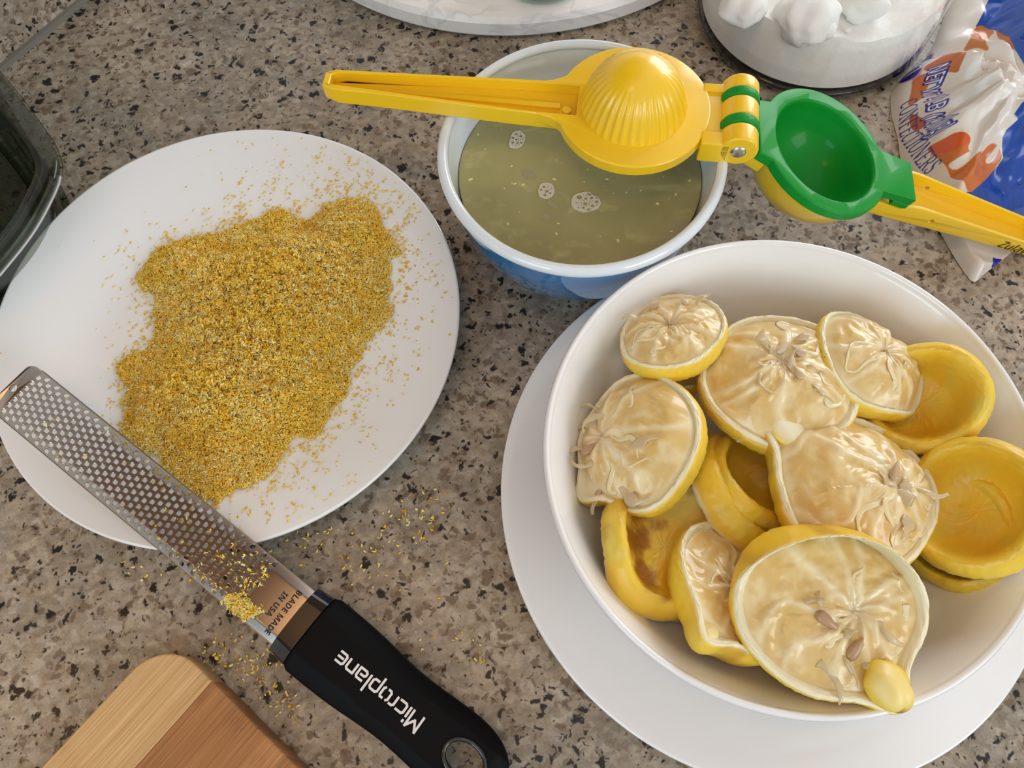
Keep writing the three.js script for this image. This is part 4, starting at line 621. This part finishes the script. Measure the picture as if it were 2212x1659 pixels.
  const flY = (x, z) => {
    const r = Math.hypot(x / st, z), aR = Math.atan2(-z, x / st), k = clamp(r / (R * 0.925 * wob(aR))), a = Math.atan2(-(z - off[1]), x - off[0]), q = Math.hypot(x - off[0], z - off[1]) / R;
    const tw = a + (noise2(x * 60 + 20, z * 60 + 20, o.seed + 60) - 0.5) * 0.7, d = skin(tw) * Math.max(q, 0.05), ridge = Math.exp(-((d / 0.05) ** 2));
    const dome = (o.bulge ?? 0.28) * R * Math.pow(Math.max(0, 1 - k ** 2.6), 0.75);
    const wr = (Math.abs(fbm(x * 150 + tw * 2.2, z * 150, o.seed + 70, 3) - 0.5)) * 0.0018 + (fbm(tw * 4, q * 5, o.seed + 80, 2) - 0.5) * 0.0022;
    const pit = Math.exp(-((q / 0.17) ** 2)) * 0.0028;
    const edge = smooth(1.02, 0.8, k);
    return { y: R * -0.04 + lift(aR) * k * k + dome + edge * (ridge * 0.0007 + wr - 0.0004) - pit, ridge, d, q, k, wr };
  };
  const fl = grid(150, 64, (u, v) => {
    const a = u * Math.PI * 2, r = R * 0.94 * wob(a) * Math.pow(v, 0.85) * (1 + nubW(a) * 0.3 * smooth(0.75, 1, v)) + 1e-6, x = r * Math.cos(a) * st, z = -r * Math.sin(a), f = flY(x, z);
    const m = fbm(x * 190 + 9, z * 190 + 9, o.seed + 90, 3);
    let c = mixc(flesh, flesh2, smooth(0.35, 0.75, m)); c = mixc(c, fleshPale, f.ridge * 0.75 + smooth(0.6, 0.8, m) * 0.3); c = mixc(c, pith, smooth(0.88, 1, f.k) * 0.7); c = mixc(c, srgb(206, 182, 146), Math.exp(-((f.q / 0.14) ** 2)) * 0.5);
    return { x, y: f.y, z, c };
  }, { wrapU: true, color: true });
  fl.index.array.reverse(); fl.computeVertexNormals(); part('flesh', fl, pulpMat, t, 'wet pressed flesh');
  const list = [];
  for (let k = 0; k < (o.strands ?? 9) * 0.45; k++) {   // loose skins running over the flesh, mostly out from the core
    const a0 = segA[k % seg] + (R2() - 0.5) * 0.5, q0 = 0.1 + R2() * 0.5, q1 = Math.min(0.92, q0 + 0.2 + R2() * 0.5), bend = (R2() - 0.5) * 1.3, pts = [], hi = R2() * 0.0003, w = 0.0006 + R2() * 0.0012, ry = 0.00022;
    for (let i = 0; i <= 12; i++) { const f = i / 12, q = lerp(q0, q1, f) * R, a = a0 + bend * f * f + 0.12 * Math.sin(f * 7 + k), x = off[0] + q * Math.cos(a) * st, z = off[1] - q * Math.sin(a), lim = Math.min(1, R * 0.8 / Math.max(1e-6, Math.hypot(x, z))); pts.push(V(x * lim, flY(x * lim, z * lim).y + hi * Math.sin(f * 3) - 0.00005, z * lim)); }
    list.push(strand(pts, (f) => w * (0.35 + 0.65 * Math.sin(Math.PI * clamp(f * 0.9 + 0.05)) + 0.5 * (noise2(f * 5, k * 3.7, o.seed) - 0.5)), () => ry, V(0, 1, 0)));
  }
  if (list.length) part('membrane', merge(list), skinMat, t, 'translucent white skins').userData.kind = 'stuff';
  if (o.shreds) shreds(t, o, R2, (x, z) => flY(x, z).y, R, 1);
  for (let k = 0; k < (o.seeds ? o.seeds.length : 0); k++) {
    const [sx, sz, sa, size, mi] = o.seeds[k], x = sx * R, z = sz * R, m = part('seed', SEED, seedMats[mi ?? 0], t, 'tan lemon seed'); m.position.set(x, flY(x, z).y + 0.0011, z); m.rotation.set(0.2, sa, 0.12); m.scale.setScalar(size ?? 1);
  }
  return t;
}
function shreds(t, o, R2, yAt, R, outw) {          // torn curls of skin that stand off the flesh: [x, z, direction, length, width, rise]
  const list = [];
  for (const [sx, sz, dir, len, wid, rise] of o.shreds) {
    const a = dir * Math.PI / 180, pts = [], y0 = yAt(sx * R, sz * R) - 0.0006, tw = (R2() - 0.5) * 1.6;
    for (let i = 0; i <= 9; i++) { const f = i / 9, b = a + tw * f * f; pts.push(V(sx * R + len * f * Math.cos(b), y0 + rise * Math.sin(f * 2.1) + 0.0008 * f + 0.0006 * Math.sin(f * 9 + sx * 20), sz * R - len * f * Math.sin(b))); }
    list.push(strand(pts, (f) => wid * (0.35 + 1.1 * noise2(f * 6, sx * 9 + 5, o.seed)) * (1 - 0.7 * f ** 3), (f) => 0.00045, V(0, 1, 0).add(V(R2() - 0.5, 0, R2() - 0.5)), 8));
  }
  part('torn_skin', merge(list), membraneMat, t, 'torn translucent shreds').userData.kind = 'stuff';
}
const lemons = [
  ['yellow lemon cup lying under another cup against the bowl wall, only its lower edge showing', { px: 2066, py: 1150, h: 0.055, R: 0.026, az: 172, tilt: 40, up: 'rind', depth: 0.5, seed: 21, bruise: 0.2 }],
  ['thin lemon half tucked under the small half by the bowl wall, only its edge showing', { px: 1472, py: 765, h: 0.05, R: 0.022, az: 120, tilt: 18, up: 'pulp', depth: 0.4, seed: 22, bulge: 0.1 }],
  ['lemon half on edge in the middle of the heap, holding a small yellow cup', { px: 1612, py: 1055, h: 0.046, R: 0.031, az: 20, tilt: 44, up: 'rind', depth: 0.35, seed: 23, bruise: 0.1 }],
  ['small yellow lemon cup nested in a half in the middle of the heap', { px: 1640, py: 1030, h: 0.052, R: 0.0255, az: 30, tilt: 34, up: 'rind', depth: 0.62, seed: 24, bruise: 0.1 }],
  ['shallow amber stained yellow lemon cup low at the near wall of the bowl', { px: 1452, py: 1170, h: 0.057, R: 0.0325, az: 20, tilt: 24, up: 'rind', depth: 0.2, seed: 25, bruise: 0.95, stretch: 1, wob: 0.2, wave: 0.34 }],
  ['small lemon half with flesh up beside the bowl wall behind the heap', { px: 1450, py: 722, h: 0.07, R: 0.0255, az: 118, tilt: 30, up: 'pulp', depth: 0.5, seed: 26, bulge: 0.35, seeds: [[-0.2, -0.55, 0.6, 0.8, 1], [0.35, -0.5, 2, 0.7, 2]], shreds: [[0.5, -0.4, 20, 0.009, 0.002, 0.002], [-0.5, -0.3, 140, 0.008, 0.0015, 0.002]], strands: 7 }],
  ['pale lemon half with smooth flesh leaning under the large seedy half', { px: 1876, py: 785, h: 0.066, R: 0.0285, az: 20, tilt: 22, up: 'pulp', depth: 0.5, seed: 27, bulge: 0.5, shreds: [[0.75, -0.1, -10, 0.006, 0.0026, 0.001], [0.1, 0.5, 70, 0.012, 0.0013, 0.001]], strands: 8 }],
  ['clean yellow lemon cup with a thick rolled rim by the far wall of the bowl', { px: 1990, py: 858, h: 0.07, R: 0.0262, az: 196, tilt: 24, up: 'rind', depth: 0.75, seed: 28, bruise: 0.12, stretch: 1.05, wob: 0.1 }],
  ['deep yellow lemon cup lying on top of another cup at the bowl wall', { px: 2092, py: 1088, h: 0.075, R: 0.0295, az: 176, tilt: 40, up: 'rind', depth: 0.6, seed: 29, bruise: 0.15, wob: 0.1 }],
  ['large seedy lemon half with torn core and flesh up at the top of the heap', { px: 1682, py: 815, h: 0.071, R: 0.035, az: 95, tilt: 6, up: 'pulp', depth: 0.5, seed: 30, bulge: 0.32, ox: 0.02, oz: -0.12, seg: 10, strands: 12, seeds: [[0.05, -0.28, 0.6, 0.95, 2], [0.22, -0.2, 2.4, 0.9, 1], [0.1, -0.05, 1.4, 0.85, 2], [0.32, -0.42, 3.4, 0.9, 1], [0.14, 0.12, 2, 0.8, 1]], shreds: [[-0.1, -0.28, 150, 0.009, 0.0028, 0.003], [-0.1, -0.2, 100, 0.008, 0.0012, 0.005], [-0.3, 0.05, 240, 0.012, 0.001, 0.001], [0.25, 0.0, -30, 0.009, 0.0012, 0.001], [-0.05, -0.1, 210, 0.01, 0.0016, 0.002], [0.12, -0.1, 80, 0.006, 0.001, 0.004], [0.3, 0.25, -60, 0.012, 0.0014, 0.0008]] }],
  ['shaggy lemon half with long torn skins leaning on the bowl wall', { px: 1374, py: 948, h: 0.066, R: 0.0325, az: 168, tilt: 34, up: 'pulp', depth: 0.42, seed: 31, bulge: 0.42, ox: -0.4, oz: -0.05, seg: 9, strands: 11, stretch: 0.95, nub: 215, nubSize: 0, seeds: [[-0.6, 0.1, 0.4, 1, 0], [-0.5, -0.28, 2, 0.8, 1]], shreds: [[-0.7, 0.0, 190, 0.009, 0.0022, 0.003], [-0.75, -0.35, 150, 0.008, 0.0018, 0.003], [-0.55, 0.3, 200, 0.011, 0.0016, 0.002], [-0.3, -0.3, 175, 0.011, 0.0014, 0.004], [-0.6, 0.6, 250, 0.012, 0.002, 0.002], [-0.2, 0.7, 285, 0.013, 0.003, -0.002], [-0.5, -0.55, 130, 0.008, 0.0012, 0.003], [0.1, 0.28, 10, 0.012, 0.0022, 0.0008]] }],
  ['lemon half showing its rind and brown tip, propped behind the topmost half', { px: 1598, py: 1268, h: 0.062, R: 0.0305, az: 40, tilt: 36, up: 'pulp', depth: 0.62, seed: 32, bulge: 0.1, seg: 8, strands: 8, bruise: 0.5, nub: 222, nubSize: 0.004, stretch: 0.95 }],
  ['broad glossy lemon half with a white nub of pith and a long strip hanging off', { px: 1853, py: 1048, h: 0.071, R: 0.0365, az: 60, tilt: 12, up: 'pulp', depth: 0.5, seed: 33, bulge: 0.4, ox: 0.3, oz: 0.16, seg: 10, strands: 14, spin: 0, nub: 135, nubSize: 0.009, nubPith: 1, nubOut: -0.06, seeds: [[0.26, 0.02, 1.2, 1, 1]], shreds: [[0.3, 0.32, 60, 0.01, 0.0035, 0.002], [0.35, 0.5, 240, 0.012, 0.003, 0.001], [0.5, 0.1, 300, 0.014, 0.002, 0.001], [-0.75, -0.62, 150, 0.02, 0.0022, -0.004], [0.15, 0.25, 100, 0.01, 0.0014, 0.001]] }],
  ['topmost lemon half with a thick rind edge, two seeds and a knobbly end', { px: 1797, py: 1312, h: 0.08, R: 0.0355, az: 262, tilt: 8, up: 'pulp', depth: 0.34, nubOut: -0.14, nubY: 0.004, seed: 34, bulge: 0.12, ox: 0.25, oz: 0.05, seg: 10, strands: 14, roll: 1.25, rollAt: 82, nub: 296, nubSize: 0.0088, nubPith: 0.35, stretch: 1.08, bruise: 0.4, seeds: [[-0.12, 0.12, -0.75, 1.15, 0], [0.14, 0.45, 0.9, 1.2, 0]], shreds: [[-0.15, -0.2, 250, 0.007, 0.0013, 0.003], [-0.32, -0.08, 10, 0.008, 0.0012, 0.002], [0.05, 0.3, 40, 0.005, 0.0016, 0.002], [0.2, 0.55, 300, 0.008, 0.0012, 0.001], [0.45, 0.1, 280, 0.014, 0.0016, 0.001], [-0.25, 0.55, 315, 0.016, 0.0016, 0.001], [0.0, 0.5, 300, 0.012, 0.0012, 0.0012]] }],
];
for (const [label, o] of lemons) lemonHalf(label, o);

// ---------------------------------------------------------------- lemon zest
{
  const outline = [[280, 592], [345, 520], [430, 492], [540, 462], [650, 452], [760, 432], [838, 478], [872, 560], [862, 640], [815, 700], [775, 790], [748, 865], [690, 930], [618, 985], [560, 1050], [480, 1088], [400, 1055], [335, 1000], [268, 945], [252, 860], [262, 775], [312, 722], [318, 655]].map(([x, y]) => { const p = at(x, y, 0.01); return [p.x, p.z]; });
  const sd = (x, z) => { let d = 1e9, inside = false; for (let i = 0, j = outline.length - 1; i < outline.length; j = i++) { const [ax, az] = outline[i], [bx, bz] = outline[j], ex = bx - ax, ez = bz - az, t = clamp(((x - ax) * ex + (z - az) * ez) / (ex * ex + ez * ez)); d = Math.min(d, Math.hypot(x - ax - ex * t, z - az - ez * t)); if ((az > z) !== (bz > z) && x < ex * (z - az) / ez + ax) inside = !inside; } return inside ? d : -d; };
  const base = (x, z) => plateY(Math.hypot(x - PLATE.x, z - PLATE.z));
  const heap = (x, z) => { const d = sd(x, z) + (fbm(x * 60, z * 60, 700, 5) - 0.5) * 0.02; return d > 0 ? 0.015 * Math.pow(smooth(-0.002, 0.05, d), 0.85) * (0.72 + 0.6 * fbm(x * 45 + 5, z * 45 + 5, 710, 4)) * (0.86 + 0.28 * noise2(x * 330, z * 330, 715)) + 0.0012 * smooth(0, 0.006, d) * noise2(x * 420, z * 420, 718) : 0; };
  const zest = thing('lemon_zest', 'loose heap of fine yellow lemon zest on the white plate', 'zest'); zest.userData.kind = 'stuff';
  const xs = outline.map((p) => p[0]), zs = outline.map((p) => p[1]), x0 = Math.min(...xs) - 0.004, x1 = Math.max(...xs) + 0.004, z0 = Math.min(...zs) - 0.004, z1 = Math.max(...zs) + 0.004;
  const NG = 130; { const pos = [], idx = [], ok = []; for (let j = 0; j <= NG; j++) for (let i = 0; i <= NG; i++) { const x = lerp(x0, x1, i / NG), z = lerp(z0, z1, j / NG), h = heap(x, z); ok.push(h > 0.0012 && Math.hypot(x - PLATE.x, z - PLATE.z) < PLATE.r - 0.004); pos.push(x, base(x, z) + h * 0.86 - 0.0007 + (noise2(x * 900, z * 900, 3) - 0.5) * 0.0012, z); } for (let j = 0; j < NG; j++) for (let i = 0; i < NG; i++) { const a = j * (NG + 1) + i; if (ok[a] && ok[a + 1] && ok[a + NG + 1] && ok[a + NG + 2]) idx.push(a, a + NG + 1, a + 1, a + 1, a + NG + 1, a + NG + 2); } const g = new THREE.BufferGeometry(); g.setAttribute('position', new THREE.Float32BufferAttribute(pos, 3)); g.setIndex(idx); g.computeVertexNormals(); part('zest_core', g, std({ color: srgb(238, 190, 60), roughness: 0.9, side: THREE.DoubleSide }), zest).userData.kind = 'stuff'; }
  const curlGeo = (len, wid, bend, tw) => { const pts = []; for (let i = 0; i <= 5; i++) { const f = i / 5 - 0.5, a = f * bend; pts.push(V(bend ? Math.sin(a) / bend * len : f * len, bend ? (1 - Math.cos(a)) / bend * len : 0, Math.sin(f * tw) * len * 0.18)); } return strand(pts, (f) => wid * (0.55 + 0.6 * Math.sin(Math.PI * f)), () => wid * 0.34, V(0, 1, 0), 4); };
  const kinds = [curlGeo(0.0018, 0.0005, 2.0, 3), curlGeo(0.003, 0.00034, 3.6, 6), curlGeo(0.0013, 0.0006, 1.0, 2), curlGeo(0.0046, 0.00026, 4.6, 8)], pal = [srgb(250, 208, 64), srgb(252, 220, 92), srgb(253, 232, 136), srgb(248, 192, 44), srgb(254, 240, 172), srgb(251, 204, 56)];
  const zmat = phy({ color: 0xffffff, roughness: 0.6 });
  const R2 = rng(5), lists = kinds.map(() => []), q = new THREE.Quaternion(), eu = new THREE.Euler(), m4 = new THREE.Matrix4();
  const put = (out, x, y, z, s, flat, tone) => { const r = R2(), k = r < 0.4 ? 0 : r < 0.62 ? 1 : r < 0.93 ? 2 : 3; eu.set((R2() - 0.5) * flat, R2() * 6.28, (R2() - 0.5) * flat); q.setFromEuler(eu); out[k].push([m4.clone().compose(V(x, y, z), q, V(s, s, s)), tone]); };
  for (let k = 0; k < 95000; k++) { const x = lerp(x0, x1, R2()), z = lerp(z0, z1, R2()), h = heap(x, z); if (h < 0.0005 || Math.hypot(x - PLATE.x, z - PLATE.z) > PLATE.r - 0.003) continue; const b = smooth(0.3, 0.7, fbm(x * 60 + 50, z * 60, 730, 3)); put(lists, x, base(x, z) + h * (0.88 + 0.16 * R2() * R2()) + R2() * 0.0007, z, 0.65 + R2() * 0.7, 2.2, Math.floor(clamp(R2() * 4.2 + b * 2.6 - 0.6, 0, 5.99))); }
  for (let k = 0; k < 42000; k++) { const x = PLATE.x + (R2() - 0.5) * 0.25, z = PLATE.z + (R2() - 0.5) * 0.25, rr = Math.hypot(x - PLATE.x, z - PLATE.z); if (rr > PLATE.r - 0.004) continue; const d = sd(x, z); if (d > 0.002) continue; const up = smooth(-0.16, -0.3, z), right = smooth(-0.2, -0.1, x), reach = 0.005 + 0.0065 * right + 0.006 * up * right; if (R2() > Math.exp(d / reach) * 0.8 * smooth(0.15, 0.8, noise2(x * 170, z * 170, 9)) + 0.0005) continue; put(lists, x, base(x, z) + 0.0004, z, 0.4 + R2() * 0.6, 0.7, Math.floor(R2() * 4)); }
  const instanced = (ls, parent, name) => ls.forEach((l, k) => { if (!l.length) return; const im = new THREE.InstancedMesh(kinds[k], zmat, l.length); im.name = name; l.forEach(([m, t], i) => { im.setMatrixAt(i, m); im.setColorAt(i, pal[t]); }); im.castShadow = im.receiveShadow = true; im.userData.kind = 'stuff'; parent.add(im); });
  instanced(lists, zest, 'zest_curl');
  // crumbs on the stone round the grater
  const crumbs = thing('zest_crumbs', 'scattered crumbs of lemon zest on the granite round the grater', 'zest'); crumbs.userData.kind = 'stuff'; const cl = kinds.map(() => []);
  const spots = [[880, 1140, 70, 60, 40], [700, 1190, 120, 50, 36], [790, 1240, 60, 40, 14], [570, 1600 - 150, 50, 60, 22], [600, 1480, 50, 50, 20], [540, 1440, 40, 40, 16], [620, 1540, 30, 30, 12], [960, 1330, 160, 120, 16], [1020, 1400, 60, 40, 8], [340, 1230, 120, 30, 14], [500, 1400, 60, 40, 16], [450, 1430, 40, 30, 14], [930, 1100, 40, 60, 16]];
  for (const [px, py, rx, ry, n] of spots) for (let k = 0; k < n; k++) { const a = R2() * 6.28, r = Math.sqrt(R2()), p = at(px + rx * r * Math.cos(a), py + ry * r * Math.sin(a), 0); if (Math.hypot(p.x - PLATE.x, p.z - PLATE.z) < 0.085) continue; put(cl, p.x, 0.0004, p.z, 0.5 + R2() * 0.8, 0.7, 1 + Math.floor(R2() * 4)); }
  instanced(cl, crumbs, 'zest_curl');
  // zest stuck to the blade
  const G = globalThis.__grater, on = thing('zest_on_blade', 'clump of yellow zest clinging to the steel grater blade', 'zest'); on.userData.kind = 'stuff'; const gl = kinds.map(() => []);
  const bl = (x, z, up, s) => { const p = V(x, G.bladeY + G.drop(z) + up, z).applyMatrix4(G.m); put(gl, p.x, p.y, p.z, s, 2, 1 + Math.floor(R2() * 4)); };
  for (let k = 0; k < 520; k++) { const x = G.X0 + 0.001 + (R2() - 0.5) * 0.015, z = -0.0105 + (R2() + R2() - 1) * 0.005; bl(x - (z + 0.0105) * 0.5, clamp(z, -0.0155, 0.01), 0.0003 + R2() * 0.0026 * Math.exp(-(((z + 0.0105) / 0.004) ** 2)), 0.6 + R2() * 0.7); }
  for (let k = 0; k < 90; k++) bl(G.X0 + R2() * R2() * 0.06, (R2() - 0.5) * 0.026, 0.0006 + R2() * 0.0008, 0.5 + R2() * 0.7);
  for (let k = 0; k < 26; k++) bl(G.X0 + R2() * 0.14, (R2() - 0.5) * 0.026, 0.0008, 0.5 + R2() * 0.6);
  instanced(gl, on, 'zest_curl');
}

shade(scene);
renderer.render(scene, camera);
